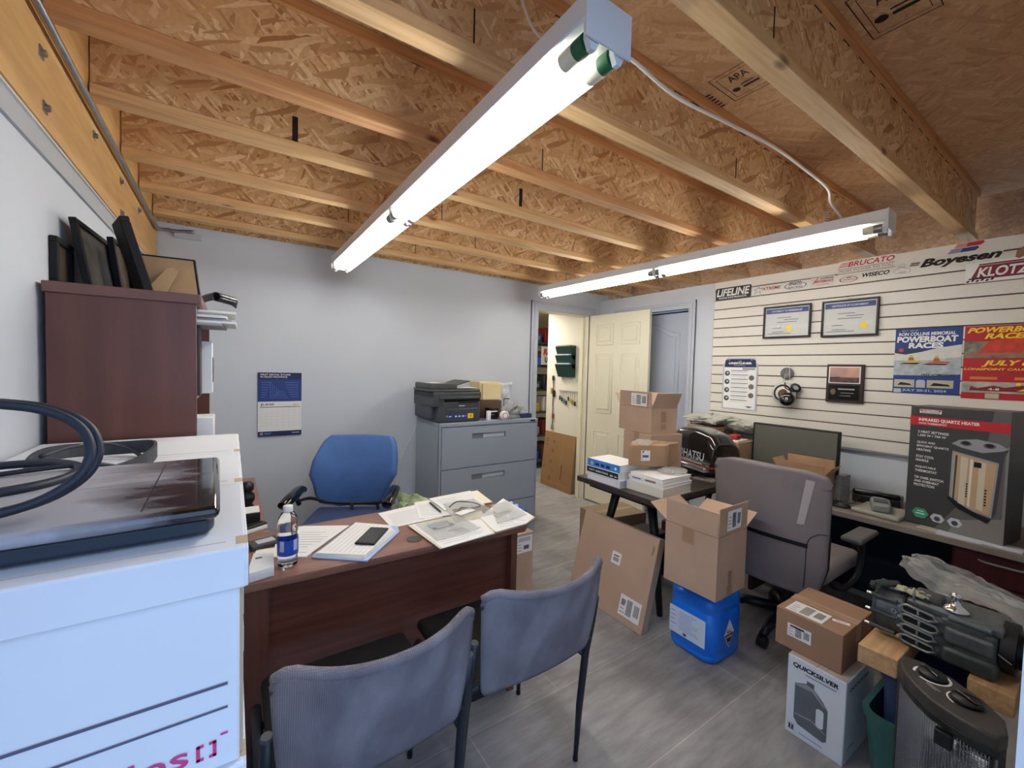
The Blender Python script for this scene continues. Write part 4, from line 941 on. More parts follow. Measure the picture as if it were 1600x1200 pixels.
# ================================================================== carton and blue pack beyond the desk end
def label_art(b, w, h, rows=4, bars=True, m=PAPER):
    """a printed shipping label in the current frame: bars and ruled lines"""
    b.rect(0, w, 0, h, m, .0008)
    if bars:
        x = w*.35
        while x < w*.6: q = w*(.008+.012*R_.random()); b.rect(x, x+q, h*.12, h*.88, INK, .0012); x += q*1.9
        x = w*.7
        while x < w*.92: q = w*(.008+.012*R_.random()); b.rect(x, x+q, h*.25, h*.8, INK, .0012); x += q*1.9
    for k in range(rows): b.rect(w*.06, w*(.2+.1*R_.random()), h*(.15+.7*k/rows), h*(.15+.7*k/rows)+h*.03, GREYP, .0012)
def carton(label, loc, sx, sy, sz, rz=0.0, m=CARD, tape='x', group=None, name='cardboard_box'):
    t = thing(name, label, 'box', loc, rz, group)
    b = MB(); b.box(0, sx, 0, sy, 0, sz, m, .003, 2); b.build('carton', t)
    b = MB()
    if tape == 'x':
        b.box(-.0006, sx+.0006, sy/2-.025, sy/2+.025, sz-.0005, sz+.0007, TAPE); b.box(-.0009, .0, sy/2-.025, sy/2+.025, sz-.07, sz+.0006, TAPE); b.box(sx, sx+.0009, sy/2-.025, sy/2+.025, sz-.07, sz+.0006, TAPE)
        b.box(.004, sx-.004, sy/2-.001, sy/2+.001, sz+.0006, sz+.001, CARD2)
    else:
        b.box(sx/2-.025, sx/2+.025, -.0006, sy+.0006, sz-.0005, sz+.0007, TAPE); b.box(sx/2-.025, sx/2+.025, -.0009, 0, sz-.07, sz+.0006, TAPE)
        b.box(sx/2-.001, sx/2+.001, .004, sy-.004, sz+.0006, sz+.001, CARD2)
    b.build('tape', t)
    return t
t = carton('cardboard box with a white label standing on the floor past the papered desk end', (1.24, 2.06, 0), .335, .30, .42)
b = MB(front(.21, -.0008, .30)); label_art(b, .115, .105, 4, False); b.rect(.01, .10, .07, .095, PAPERB, .0013); b.rect(.05, .09, .02, .045, GREYP, .0013); b.build('white_label', t)
bp_ = thing('blue_pack', 'blue and white shrink wrapped pack on the carton past the desk end', 'pack', (1.40, 2.10, .4215))
b = MB(); b.box(0, .16, 0, .20, 0, .13, mat('blue_wrap', (30, 92, 190), .3, var=.1, vs=12), .02, 3); b.box(.02, .161, -.001, .05, .045, .095, mat('pale_label', (196, 214, 240), .5), .004); b.build('wrapped_pack', bp_)
for k in range(2):
    b = MB(); b.cyl((.03, .05+.06*k, .128), (.12, .07+.06*k, .136), .014, mat('pale_cap', (200, 214, 230), .4), n=12); b.build('cap', bp_)

# ================================================================== white slatted wall panel and its signs
SLATW = mat('slat_white', (224, 219, 209), .45)
SLATG = mat('slat_groove', (84, 62, 48), .7)
sw = thing('slatwall_panel', 'white grooved slatwall display panel covering the upper side wall', 'slatwall', (3.42, 1.0, .965))
b = MB(); b.box(3.424, XR-.001, .08, 2.022, .966, 2.206, SLATG); b.build('groove_backing', sw, True)
b = MB(); pz_ = 1.243/16
for k in range(16): b.box(3.412, 3.4245, .08, 2.022, .965+k*pz_+.0035, .965+(k+1)*pz_-.0035, SLATW, .0012, 1)
b.build('slats', sw, True)
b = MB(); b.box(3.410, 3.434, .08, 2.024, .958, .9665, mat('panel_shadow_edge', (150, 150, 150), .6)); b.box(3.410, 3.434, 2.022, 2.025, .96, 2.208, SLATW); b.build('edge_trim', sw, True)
SXP = 3.4115
def sign(name, label, y, z, w, h, cat='sign', th=.0012, M=None):
    t = thing(name, label, cat, (SXP-.001, y, z))
    return t, (M or toleft(SXP-.0004, y, z))
def sticker(label, y, z, w, h, art, name='sticker', cat='sticker', bg=SLATW):
    t, M = sign(name, label, y, z, w, h, cat)
    b = MB(M)
    if bg: b.box(0, w, 0, h, 0, .0006, bg)
    b.push(T(0, 0, .0006)); art(b); b.pop(); b.build('printed_face', t, True); return t
def a1(b):
    b.prism([(0, .008), (.008, 0), (.285, 0), (.292, .008), (.292, .092), (.285, .10), (.008, .10), (0, .092)], 0, .001, BLACK)
    b.text('LIFELINE', .010, .030, .270, .060, PAPER, .0014, .03, .2); b.text('MARINE RACE PRODUCTS', .03, .010, .225, .012, PAPER, .0014, .02)
sticker('black LIFELINE sign in the upper corner of the slatted panel', 2.012, 2.052, .292, .10, a1, 'brand_sign', 'sign', None)
def a2(b):
    P = [(.0, .0), (.03, .02), (.055, .0), (.045, .03), (.075, .045), (.045, .048), (.035, .06), (.025, .045), (0, .04), (.015, .027)]
    b.poly(P, mat('star_blue', (130, 146, 176), .6), .0004); b.poly([(p[0]*.7+.009, p[1]*.7+.009) for p in P], SLATW, .0008)
    b.text('XTREME', .06, .026, .135, .022, mat('dark_red_print', (150, 40, 44), .6), .001, .02, .25)
sticker('small star and red lettering sticker beside the black LIFELINE sign', 1.70, 2.062, .195, .062, a2)
def a3(b):
    b.disc(.073, .030, .072, BLUEP, .0004, 28, .026, rin=.066); b.text('SPARCO', .03, .034, .085, .018, NAVY, .001, .03); b.text('RACING', .028, .012, .09, .014, BLUEP, .001, .02)
    for k in range(6): b.rect(.035+.013*k, .042+.013*k, .054, .060, NAVY, .001)
sticker('blue oval racing sticker with checkered top on the slatted panel', 1.482, 2.063, .147, .064, a3)
def a4(b):
    b.rect(0, .14, 0, .066, mat('sticker_grey', (214, 208, 204), .5), .0003); b.text('HOPKINS', .06, .046, .075, .012, INK, .001, .02); b.text('PERFORMANCE', .02, .024, .115, .018, RED, .001, .03, .2); b.text('RACING', .04, .008, .07, .008, RED, .001)
    b.poly([(.012, .02), (.018, .02), (.05, .062), (.044, .062)], RED, .0008)
sticker('red and grey performance sticker fourth from the LIFELINE sign', 1.312, 2.065, .14, .066, a4)
def a5(b):
    b.text('BRUCATO', .055, .047, .235, .034, RED, .001, .02, .25)
    for k in range(4): b.rect(.0+.006*k, .062, .050+.008*k, .0535+.008*k, RED, .001)
    b.rect(.0, .292, .037, .0395, INK, .001); b.text('MORE POWER TO YOU', .008, .016, .275, .016, GREYP, .001, -.005); b.rect(0, .292, .006, .0085, INK, .001)
sticker('red BRUCATO banner sticker rising above the slatted panel top edge', 1.153, 2.122, .295, .088, a5)
sticker('black slanted WISECO sticker under the red BRUCATO banner', 1.022, 2.084, .142, .034, lambda b: b.text('WISECO', .003, .004, .136, .026, INK, .001, .035, .3))
def a6(b):
    b.disc(.052, .022, .050, RED, .0004, 28, .020, rin=.045); b.disc(.052, .022, .044, NAVY, .0004, 28, .015, rin=.042); b.text('Champion', .02, .014, .065, .013, NAVY, .001, .01, .2); b.rect(.04, .068, .031, .036, RED, .001)
sticker('small red and navy oval sticker below the red BRUCATO banner', 1.145, 2.066, .105, .044, a6)
def a7(b):
    b.tube(smooth([(.004, .012, .001), (.0, .028, .001), (.02, .036, .001), (.035, .05, .001), (.05, .035, .001), (.073, .03, .001), (.07, .01, .001), (.035, .006, .001)]), .0007, MGREY, 4, closed=True)
    b.tube(smooth([(.02, .045, .001), (.03, .06, .001), (.045, .062, .001), (.055, .048, .001)]), .0007, MGREY, 4); b.rect(.02, .052, .042, .046, MGREY, .001); b.rect(.022, .055, .012, .015, GREYP, .001)
sticker('faint grey outline sticker between WISECO and the large Boyesen decal', .862, 2.074, .076, .064, a7)
def a8(b):
    b.text('Boyesen', .0, .0, .322, .060, INK, .001, .045, .35)
    for (z0, z1, m, dx) in ((.096, .118, RED, .02), (.070, .092, BLUEP, .0)):
        b.poly([(.165+dx, z0), (.222+dx, z0), (.236+dx, (z0+z1)/2), (.232+dx, z1), (.175+dx, z1)], m, .001)
        for k in range(4): b.poly([(.115+dx*1.2+.004*k, z0+.006*k), (.18+dx, z0+.006*k), (.18+dx, z0+.0035+.006*k), (.116+dx*1.2+.004*k, z0+.0035+.006*k)], m, .0012)
    b.rect(-.045, -.004, .030, .036, SLATG, .0005)
sticker('large black Boyesen decal with a red and blue emblem', .746, 2.086, .325, .120, a8)
def a9(b):
    MR = mat('maroon_print', (128, 34, 52), .6)
    b.box(.0, .285, 0, .110, 0, .0004, PAPER); b.poly([(.02, .018), (.27, .018), (.283, .090), (.05, .090)], MR, .001); b.rect(.05, .28, .092, .100, MR, .001)
    b.text('KLOTZ', .045, .028, .190, .052, PAPER, .0014, .03, .2)
    for k in range(6):
        b.poly([(.004+.018*k, .004+.004*(k % 2)), (.014+.018*k, .004+.004*(k % 2)), (.02+.018*k, .014+.004*(k % 2)), (.01+.018*k, .014+.004*(k % 2))], INK, .0016); b.poly([(.012+.014*k, .018), (.020+.014*k, .018), (.025+.014*k, .026), (.017+.014*k, .026)], INK, .0016)
sticker('maroon KLOTZ sticker with a checkered flag, under the Boyesen decal', .556, 1.975, .285, .112, a9)
b = MB(toleft(SXP-.002, .378, 2.09)); b.prism([(0, 0), (.012, -.01), (.03, .0), (.035, .03), (.06, .055), (.05, .065), (.02, .045), (.004, .03)], 0, .004, mat('tan_figure', (150, 110, 76), .6), .001, 1); tag(b.build('sticker'), 'brown cut-out figure at the picture edge of the slatted panel', 'sticker')
# framed certificates
CERT = mat('certificate_paper', (214, 216, 214), .5)
GOLD = mat('gold_seal', (240, 214, 64), .5)
GLZ = mat('frame_glazing', (255, 255, 255), .04, trans=1.0, ior=1.2, alpha=.18)
def cert(label, y, z, w, h, title, tilt, sx):
    t = thing('framed_certificate', label, 'certificate', (SXP-.01, y, z), group='framed certificates on the slatted panel')
    M = toleft(SXP-.003, y, z) @ RX(0.0) @ RZ(tilt)
    fr = .012; b = MB(M)
    for (x0, x1, y0, y1) in ((0, w, 0, fr), (0, w, h-fr, h), (0, fr, fr, h-fr), (w-fr, w, fr, h-fr)): b.box(x0, x1, y0, y1, .0, .018, BLACK, .003, 2)
    b.build('frame', t, True)
    b = MB(M); b.box(fr-.003, w-fr+.003, fr-.003, h-fr+.003, .004, .007, CERT); b.push(T(0, 0, .007)); b.rect(fr+.006, w-fr-.006, h-.055, h-.020, mat('certificate_band', (70, 88, 138), .6), .0004)
    b.text(title, w*.18, h-.045, w*.64, .013, PAPER, .001, .01)
    for (a, c, q) in ((.3, .6, .62), (.45, .75, .55), (.3, .72, .48), (.2, .4, .30), (.2, .45, .18), (.1, .6, .13)): b.rect(w*a, w*c, h*q, h*q+.004, GREYP, .001)
    b.disc(w*sx, h*.28, .021, GOLD, .001, 24); b.pop(); b.build('certificate', t, True)
    b = MB(M); b.box(fr-.002, w-fr+.002, fr-.002, h-fr+.002, .0105, .0115, GLZ); b.build('glazing', t, True)
    b = MB(M); b.tube(smooth([(w*.5-.02, h-.002, .008), (w*.5-.008, h+.010, .010), (w*.5+.008, h+.010, .010), (w*.5+.02, h-.002, .008)]), .003, WHITE, 6); b.build('hanger', t, True)
cert('smaller framed certificate under the row of stickers, nearer the doors', 1.612, 1.716, .318, .238, 'STATEMENT OF MEMBERSHIP', 0.0, .56)
cert('larger framed certificate with a gold seal beside the smaller one', 1.230, 1.708, .310, .245, 'CERTIFICATE OF ACHIEVEMENT', 0.0, .76)
# posters
t, M = sign('race_poster', 'blue and white RON COLLINS MEMORIAL powerboat races poster', .836, 1.348, .287, .391, 'poster')
b = MB(M); w, h = .287, .391
b.box(0, w, 0, h, 0, .0008, BLUEP); b.push(T(0, 0, .0008))
WAT = mat('poster_water', (170, 178, 184), .6, var=.25, vs=30); SPRAY = mat('poster_spray', (214, 212, 204), .6, var=.08, vs=25)
b.rect(0, w, .11, .245, WAT, .0004); b.poly([(0, .245), (.05, .235), (.12, .25), (.2, .275), (w, .29), (w, .22), (.15, .2), (0, .2)], SPRAY, .0006); b.rect(0, .13, .235, .27, mat('poster_deep', (40, 64, 96), .6, var=.2), .0005)
b.text('EST 2010', .03, .374, .07, .009, PAPERB, .001); b.text('RON COLLINS MEMORIAL', .015, .348, .245, .020, PAPER, .0012, .03, .1); b.text('POWERBOAT', .008, .308, .262, .036, PAPER, .0012, .05, .05); b.text('RACES', .062, .272, .150, .034, PAPER, .0012, .05, .05)
for (x, y, c, s) in ((.075, .195, 'y', 1.0), (.185, .190, 'o', 1.25)):
    b.poly([(x-.045*s, y-.010), (x+.04*s, y-.006), (x+.05*s, y+.002), (x, y+.006)], mat('boat_yellow', (214, 188, 60), .5) if c == 'y' else mat('boat_red', (196, 90, 60), .5), .0012)
    b.poly([(x-.05*s, y-.016), (x+.03*s, y-.018), (x+.045*s, y-.009), (x-.03*s, y-.010)], INK, .0013)
    b.poly([(x-.012, y+.005), (x+.016, y+.005), (x+.012, y+.024), (x-.008, y+.024)], mat('pilot', (170, 96, 70), .6), .0014); b.disc(x+.002, y+.030, .008, mat('helmet', (200, 190, 60), .4), .0015, 12)
b.poly([(.11, .10), (w, .12), (w, .085), (.10, .08)], BLUEP, .0011); b.text('FREE ADMISSION', .125, .108, .14, .013, INK, .0016, .02, .2)
b.rect(0, w, 0, .095, BLUEP, .0009)
for (x0, x1) in ((.006, .098), (.152, .262)): b.rect(x0, x1, .038, .084, mat('poster_photo', (186, 180, 158), .6), .0013); b.poly([(x0+.015, .05), (x1-.012, .05), (x1-.02, .06), (x0+.03, .068)], INK, .0016)
b.poly([(.105, .038), (.145, .038), (.145, .076), (.138, .084), (.112, .084), (.105, .076)], PAPERB, .0013); b.text('JULY 20-21, 2024', .045, .010, .19, .018, PAPERB, .0014, .03)
b.rect(.005, .04, .004, .028, PAPERB, .0013); b.disc(.03, .262, .012, mat('flag_red', (190, 70, 90), .6), .0014, 12)
b.pop(); b.build('printed_face', t, True)
t, M = sign('race_poster', 'red and yellow powerboat races poster, partly cut off by the picture edge', .542, 1.336, .42, .40, 'poster')
b = MB(M); w, h = .42, .40
b.box(0, w, 0, h, 0, .0008, mat('poster_red', (176, 30, 44), .55)); b.push(T(0, 0, .0008))
b.rect(0, w, .225, .315, mat('poster_scene', (120, 120, 100), .6, var=.5, vs=24), .0004); b.poly([(.09, .315), (.16, .335), (.30, .33), (.32, .26), (.05, .25)], mat('poster_flame', (196, 64, 48), .6, var=.2, vs=30), .0008); b.rect(.01, .30, .240, .250, mat('hull_red', (186, 90, 80), .5), .0012)
b.text('POWERBOAT', .010, .362, .300, .030, YEL, .0014, .04, .3); b.text('RACES', .075, .328, .165, .030, YEL, .0014, .04, .3)
b.text('JULY 8-9', .07, .176, .22, .036, YEL, .0014, .04, .3); b.text('LONGPOINT CAUSEWAY', .005, .158, .30, .012, YEL, .0014, .03, .2)
for (x0, x1) in ((.03, .13), (.19, .33)): b.rect(x0, x1, .108, .122, mat('poster_amber', (206, 130, 50), .6), .0012)
b.rect(0, w, .035, .095, mat('poster_foam', (170, 168, 160), .6, var=.3, vs=20), .0010); b.poly([(.03, .045), (.25, .045), (.30, .065), (.22, .080), (.16, .066), (.12, .076), (.06, .06), (.035, .07)], mat('boat_deepred', (130, 24, 30), .5), .0014); b.poly([(.2, .05), (.36, .05), (.36, .075), (.24, .07)], YEL, .0015); b.disc(.205, .085, .009, YEL, .0016, 12)
b.text('4-8', .10, .050, .04, .012, PAPER, .0018, .02); b.rect(.09, .14, .005, .032, mat('crest_paper', (190, 186, 160), .6), .0014)
b.pop(); b.build('printed_face', t, True)
# specification card
t, M = sign('product_card', 'white and navy CRESTLINER card hanging near the closet door', 1.918, 1.148, .275, .425, 'card')
b = MB(M); w, h = .278, .425
b.prism([(0, 0), (w, 0), (w, .37), (w-.02, .385), (w-.02, .415), (w-.04, h), (.04, h), (.02, .415), (.02, .385), (0, .37)], .002, .004, mat('clear_sleeve', (190, 192, 196), .3)); b.push(T(0, 0, .004))
b.rect(.012, w-.012, .012, .35, PAPER, .0004); b.poly([(.012, .345), (w-.012, .345), (w-.018, .40), (w-.04, .412), (.04, .412), (.018, .40)], NAVY, .0006)
b.text('THE', .125, .390, .025, .008, PAPER, .001); b.text('CRESTLINER', .045, .370, .185, .016, PAPER, .001, .05, .15); b.text('DIFFERENCE', .09, .357, .09, .007, PAPERB, .001)
for k in range(4): b.disc(.038, .295-.068*k, .021, DGREY, .001, 18); b.disc(.041, .298-.068*k, .009, PAPERB, .0014, 10)
for k in range(3): b.disc(w-.045, .262-.070*k, .021, mat('card_spot', (110, 104, 96), .6), .001, 18)
for k in range(8): b.rect(.07, .205, .315-.034*k, .320-.034*k, GREYP, .001); b.rect(.07, .19, .303-.034*k, .306-.034*k, PAPERB, .001)
b.rect(.16, w-.02, .325, .34, MGREY, .001); b.poly([(.19, .035), (.25, .035), (.22, .022)], DGREY, .001); b.pop(); b.build('card', t, True)
b = MB(M); b.disc(.05, .405, .006, MGREY, .006, 10); b.disc(w-.05, .405, .006, MGREY, .006, 10); b.build('hanging_hole', t, True)
# ear muffs / prop sample on a hook
t = thing('hearing_muffs', 'round grey and black ear muffs hanging from a hook on the slats', 'ear muffs', (SXP-.03, 1.43, 1.33))
b = MB(toleft(SXP-.008, 1.43, 1.452)); b.lathe([(0, 0), (.044, 0), (.044, .006), (0, .007)], mat('grey_disc', (112, 110, 112), .5), 24); b.box(-.002, .002, -.035, .04, .0072, .0082, MGREY); b.build('round_tag', t, True)
b = MB(); b.tube(smooth([(SXP-.002, 1.41, 1.50), (SXP-.03, 1.41, 1.505), (SXP-.032, 1.405, 1.46), (SXP-.035, 1.40, 1.39)]), .0016, WHITE, 6); b.tube([(SXP-.012, 1.44, 1.455), (SXP-.03, 1.442, 1.38)], .0012, WHITE, 6); b.build('wire_hook', t, True)
b = MB(panel((SXP-.012, 1.432, 1.305), (0, -1, .25), (.1, .25, 1))); b.lathe([(.030, 0), (.072, 0), (.080, .012), (.080, .03), (.070, .045), (.052, .050), (.040, .04), (.036, .02)], BLACK, 32); b.build('ear_cup', t, True)
b = MB(panel((SXP-.014, 1.432, 1.305), (0, -1, .25), (.1, .25, 1))); b.lathe([(.073, .0451), (.078, .036), (.0815, .03), (.0815, .022), (.079, .028), (.072, .0445)], mat('light_ring', (196, 196, 190), .3), 32); b.build('cup_ring', t, True)
b = MB(panel((SXP-.03, 1.43, 1.30), (0, -1, .25), (.1, .25, 1))); b.lathe([(0, .0), (.036, .0), (.042, .015), (.034, .03), (0, .032)], mat('brown_pad', (86, 58, 44), .7), 24); b.build('inner_pad', t, True)
b = MB(panel((SXP-.075, 1.395, 1.265), (.3, -1, .1), (.1, .1, 1))); b.lathe([(0, 0), (.045, 0), (.05, .012), (.04, .026), (.02, .03), (0, .03)], GLOSS, 24); b.build('ear_cup', t, True)
b = MB(panel((SXP-.045, 1.355, 1.35), (.5, -1, .0), (0, .25, 1))); b.lathe([(.012, 0), (.030, 0), (.033, .008), (.028, .014), (.012, .012)], BLACK, 20); b.disc(0, 0, .016, MGREY, .0125, 16); b.build('dial', t, True)
b = MB(); b.tube(smooth([(SXP-.05, 1.36, 1.32), (SXP-.09, 1.37, 1.33), (SXP-.1, 1.40, 1.35), (SXP-.06, 1.42, 1.385)]), .004, BLACK, 8); b.build('headband', t, True)
# plaque
t, M = sign('award_plaque', 'dark wooden plaque with a sunset photograph beside the ear muffs', 1.181, 1.266, .206, .255, 'plaque')
b = MB(M); b.box(0, .206, 0, .255, .001, .018, mat('plaque_wood', (56, 34, 28), .4), .004); b.build('board', t, True)
b = MB(M); b.box(.014, .188, .128, .240, .018, .0195, PAPER); b.rect(.020, .182, .133, .234, mat('sunset_sky', (206, 158, 132), .4, col2=(150, 120, 130), vs=9), .0198); b.rect(.020, .182, .133, .168, mat('sunset_sea', (84, 62, 62), .4, var=.5, vs=40), .0200); b.poly([(.02, .168), (.07, .172), (.09, .166), (.02, .158)], mat('dusk_shore', (60, 52, 56), .6), .0203); b.build('photograph', t, True)
b = MB(M); b.box(.014, .188, .014, .118, .018, .0192, BLACK); b.rect(.018, .184, .018, .1145, mat('plaque_plate', (10, 10, 11), .25), .0194); b.disc(.042, .07, .017, mat('dull_gold', (96, 84, 62), .5), .0198, 6, .022); b.rect(.07, .16, .085, .094, MGREY, .0198); b.rect(.085, .155, .062, .066, MGREY, .0198); b.rect(.08, .14, .044, .047, MGREY, .0198); b.build('engraved_plate', t, True)

# ================================================================== dark table with books, cartons and the outboard cowl
TBT = grain('dark_table_top', (50, 42, 40), (70, 58, 54), 'x', 0.8, .35)
ZT = .742
tb = thing('work_table', 'dark topped table with splayed black legs holding books and cartons', 'table', (2.6, 1.72, 0))
b = MB(); b.prism([(1.895, 1.405), (3.40, 1.425), (3.40, 2.03), (1.90, 2.03)], .707, ZT-.0008, TBT, .004); b.build('table_top', tb, True)
b = MB(); b.prism([(1.96, 1.46), (3.36, 1.47), (3.36, 1.98), (1.97, 1.98)], .672, .707, BLACK); b.build('apron', tb, True)
for (x0, y0, x1, y1) in ((2.11, 1.86, 2.10, 2.01), (2.11, 1.60, 2.10, 1.50), (3.28, 1.88, 3.30, 1.98), (3.28, 1.60, 3.30, 1.48)):
    b = MB(); b.tube([(x0, y0, .672), ((x0+x1)/2, (y0+y1)/2-.0, .40), (x1, y1, .001)], [.030, .024, .018], BLACK, 8); b.build('leg', tb, True)
# books
def book(lb, M, w, d, h, cover, spine=None, pages=PAPER, art=None, grp='thick catalogues on the table'):
    t = thing('book', lb, 'book', M=M, group=grp)
    b = MB(); b.box(.0, w-.004, .003, d-.003, .003, h-.003, pages, .001, 1); b.build('pages', t)
    b = MB(); b.box(-.001, w, 0, d, 0, .0028, cover); b.box(-.001, w, 0, d, h-.003, h, cover); b.box(-.003, .0, 0, d, 0, h, spine or cover, .001, 1)
    if art: b.push(panel((-.0032, d, 0), (0, -1, 0), (0, 0, 1))); art(b); b.pop()
    b.build('cover', t)
    return t
def sp1(b): b.rect(.03, .05, .008, .03, PAPERB, .0005); [b.rect(.07+.045*k, .10+.045*k, .010, .026, NAVY, .0005) for k in range(3)]; b.push(T(.235, .02, .0005) @ RZ(.78)); b.rect(-.008, .008, -.008, .008, PAPER, 0); b.pop()
def sp2(b): b.rect(.005, .265, .006, .040, INK, .0004); b.text('PARTS', .025, .018, .05, .010, PAPER, .001, .02); b.text('MARINE CATALOG', .085, .016, .10, .012, PAPER, .001, .02); b.rect(.20, .225, .014, .024, PAPERB, .001); b.rect(.235, .255, .014, .022, PAPERB, .001)
BLSP = mat('blue_spine', (64, 134, 214), .5)
x, y = 1.905, 1.672
book('white catalogue at the bottom of the blue-spined pile, at the table corner', T(x+.004, y-.004, ZT) @ RZ(-.01), .20, .275, .045, PAPER, WHITEC, PAPERB)
book('catalogue with a black banded spine, middle of the corner pile', T(x, y+.002, ZT+.0455) @ RZ(.005), .20, .27, .045, PAPER, WHITEC, PAPER, sp2)
book('thick catalogue with a bright blue spine on top of the corner pile', T(x+.002, y, ZT+.091) @ RZ(.01), .20, .265, .045, PAPER, BLSP, PAPER, sp1)
x, y = 1.967, 1.412
book('cream paper-wrapped catalogue at the bottom of the pile under the small carton', T(x, y, ZT) @ RZ(.03), .275, .25, .052, mat('cream_cover', (228, 224, 208), .7), None, mat('cream_pages', (222, 218, 202), .8))
book('thin white booklet second in the pile under the small carton', T(x+.002, y+.004, ZT+.0525) @ RZ(.0), .27, .235, .016, PAPER)
book('brown striped booklet third in the pile under the small carton', T(x+.002, y+.006, ZT+.069) @ RZ(.02), .265, .235, .020, PAPER, None, PAPER, lambda b: (b.rect(.12, .19, .004, .014, mat('brown_stripe', (140, 104, 84), .7), .0005), b.rect(.03, .09, .005, .011, GREYP, .0005)))
book('top white booklet right beneath the small carton and its plastic', T(x+.004, y+.01, ZT+.0895) @ RZ(-.02), .26, .225, .014, PAPER)
b = MB(); b.shell(crumple((2.17, 1.50, ZT+.118), .085, .012, 5, .8), 30, 12, .001, BAG, False); tag(b.build('plastic_bag'), 'clear plastic bag squashed between the small carton and the booklets', 'bag')
# small carton on the books
ZB = ZT+.1325
n2 = -.725
M = T(2.152, 1.545, ZB) @ RZ(math.atan2(.044, .202))
t = thing('cardboard_box', 'small taped carton with a white label sitting on the pile of booklets', 'box', M=M)
b = MB(); b.prism([(0, 0), (.20, 0), (.08, .165), (-.155, .155)], 0, .125, CARD2, .004); b.build('carton', t)
b = MB(); b.push(panel((-.155, .155, 0), (.155, -.155, 0), (0, 0, 1))); b.push(T(.075, .032, .0008)); label_art(b, .055, .062, 4, False); b.rect(.008, .018, .05, .058, BLACK, .0014); b.rect(.01, .045, .02, .034, GREYP, .0014); b.pop(); b.pop(); b.build('white_label', t)
b = MB(); b.box(.045, .10, -.001, .001, .0, .1255, TAPE); b.box(.05, .10, .0, .17, .1248, .1262, TAPE); b.box(-.002, .0, .0, .0, 0, 0, TAPE) if False else None; b.build('tape', t)
b = MB(); b.shell(lambda u, v: (-.10+.19*u, .06+.11*v, .1262+.016*abs(mnoise.noise((u*4, v*4, 1)))+.012*math.sin(PI*u)), 14, 14, .0008, BAG, False); b.build('plastic_wrap', t)
# two cartons by the door leaf
az = math.atan2(-.186, .98)
t = carton('carton carrying the open shipping box in front of the cream door', (2.262, 1.735, ZT), .27, .275, .283, az, CARD, 'x')
def flaps(t, sx, sy, sz, fl, m=CARD):
    """four open flaps: (name side, angle from upright outward)"""
    for side, (ln, ang) in fl.items():
        b = MB()
        if side == 'x0': b.push(panel((0, sy, sz), (0, -1, 0), (-math.sin(ang), 0, math.cos(ang)))); wd = sy
        if side == 'x1': b.push(panel((sx, 0, sz), (0, 1, 0), (math.sin(ang), 0, math.cos(ang)))); wd = sy
        if side == 'y0': b.push(panel((0, 0, sz), (1, 0, 0), (0, -math.sin(ang), math.cos(ang)))); wd = sx
        if side == 'y1': b.push(panel((sx, sy, sz), (-1, 0, 0), (0, math.sin(ang), math.cos(ang)))); wd = sx
        b.box(.003, wd-.003, .001, ln, -.004, 0, m, .001, 1); b.pop(); b.build('flap', t)
def open_box(label, M, sx, sy, sz, fl, m=CARD, fill=None):
    t = thing('open_box', label, 'box', M=M)
    w = .005; b = MB()
    b.box(0, sx, 0, w, 0, sz, m); b.box(0, sx, sy-w, sy, 0, sz, m); b.box(0, w, w, sy-w, 0, sz, m); b.box(sx-w, sx, w, sy-w, 0, sz, m); b.box(w, sx-w, w, sy-w, 0, w, CARDI)
    for (a, c, d_, e_) in ((-.0006, .001, 0, sy), (sx-.001, sx+.0006, 0, sy), (0, sx, -.0006, .001), (0, sx, sy-.001, sy+.0006)): b.box(a, c, d_, e_, sz-.0022, sz, CARD2)
    b.build('carton', t)
    flaps(t, sx, sy, sz, fl, m)
    return t
M = T(2.283, 1.752, ZT+.2845) @ RZ(az)
t = open_box('open shipping box with raised flaps, on the carton before the cream door', M, .215, .335, .172, {'x0': (.105, .02), 'y0': (.11, .42), 'x1': (.10, .5), 'y1': (.10, .6)})
b = MB(panel((-.0050, .335, .172), (0, -1, 0), (-.02, 0, 1))); b.push(T(.14, .008, .0035)); label_art(b, .16, .085, 4); b.pop(); b.build('shipping_label', t)
b = MB(front(0, -.0008, 0)); b.rect(.08, .125, .03, .062, TAPE, 0); b.rect(.08, .125, .075, .15, TAPE, 0); b.build('tape', t)
# outboard engine cowl
u_ = Vector((.31, .95, 0)).normalized(); cwM = Matrix(((u_.x, -u_.y, 0, 2.60), (u_.y, u_.x, 0, 1.50), (0, 0, 1, ZT), (0, 0, 0, 1)))
ec = thing('outboard_engine', 'glossy black outboard engine cowl lettered in white on the dark table', 'engine', M=cwM)
COWL = mat('cowl_black', (16, 18, 22), .16, coat=1.0)
def cw(u, v):
    # u: around the outline (side -> top -> far side), v: along the length
    x = .0+.515*v
    hw = .105*(1-.35*max(0, v-.7)/.3); top = .265+.045*math.sin(PI*min(1, v*1.05)) - .16*max(0, v-.72)**1.3/.28**.3 - .05*max(0, .12-v)/.12
    a = PI*u
    e = .38
    cy = math.copysign(abs(math.cos(a))**e, math.cos(a)); cz = abs(math.sin(a))**.42
    return (x, -.10+cy*hw, .085+(top-.085)*cz)
b = MB(); b.shell(cw, 40, 30, .006, COWL)
for vv, s in ((0, 1), (1, -1)):
    ps = [cw(k/40, vv) for k in range(41)]; b.add(ps, [tuple(range(41))[::s]], COWL)
b.build('cowl', ec)
b = MB(panel((0, .0092, 0), (-1, 0, 0), (0, 0, 1))); SILV = mat('silver_letters', (206, 210, 214), .3)
b.text('TOHATSU', -.375, .105, .30, .058, SILV, .0005, .02, .15); b.box(-.36, -.04, .083, .087, -.002, .0006, SILV); b.rect(-.28, -.20, .091, .096, SILV, .0006); b.build('lettering', ec)
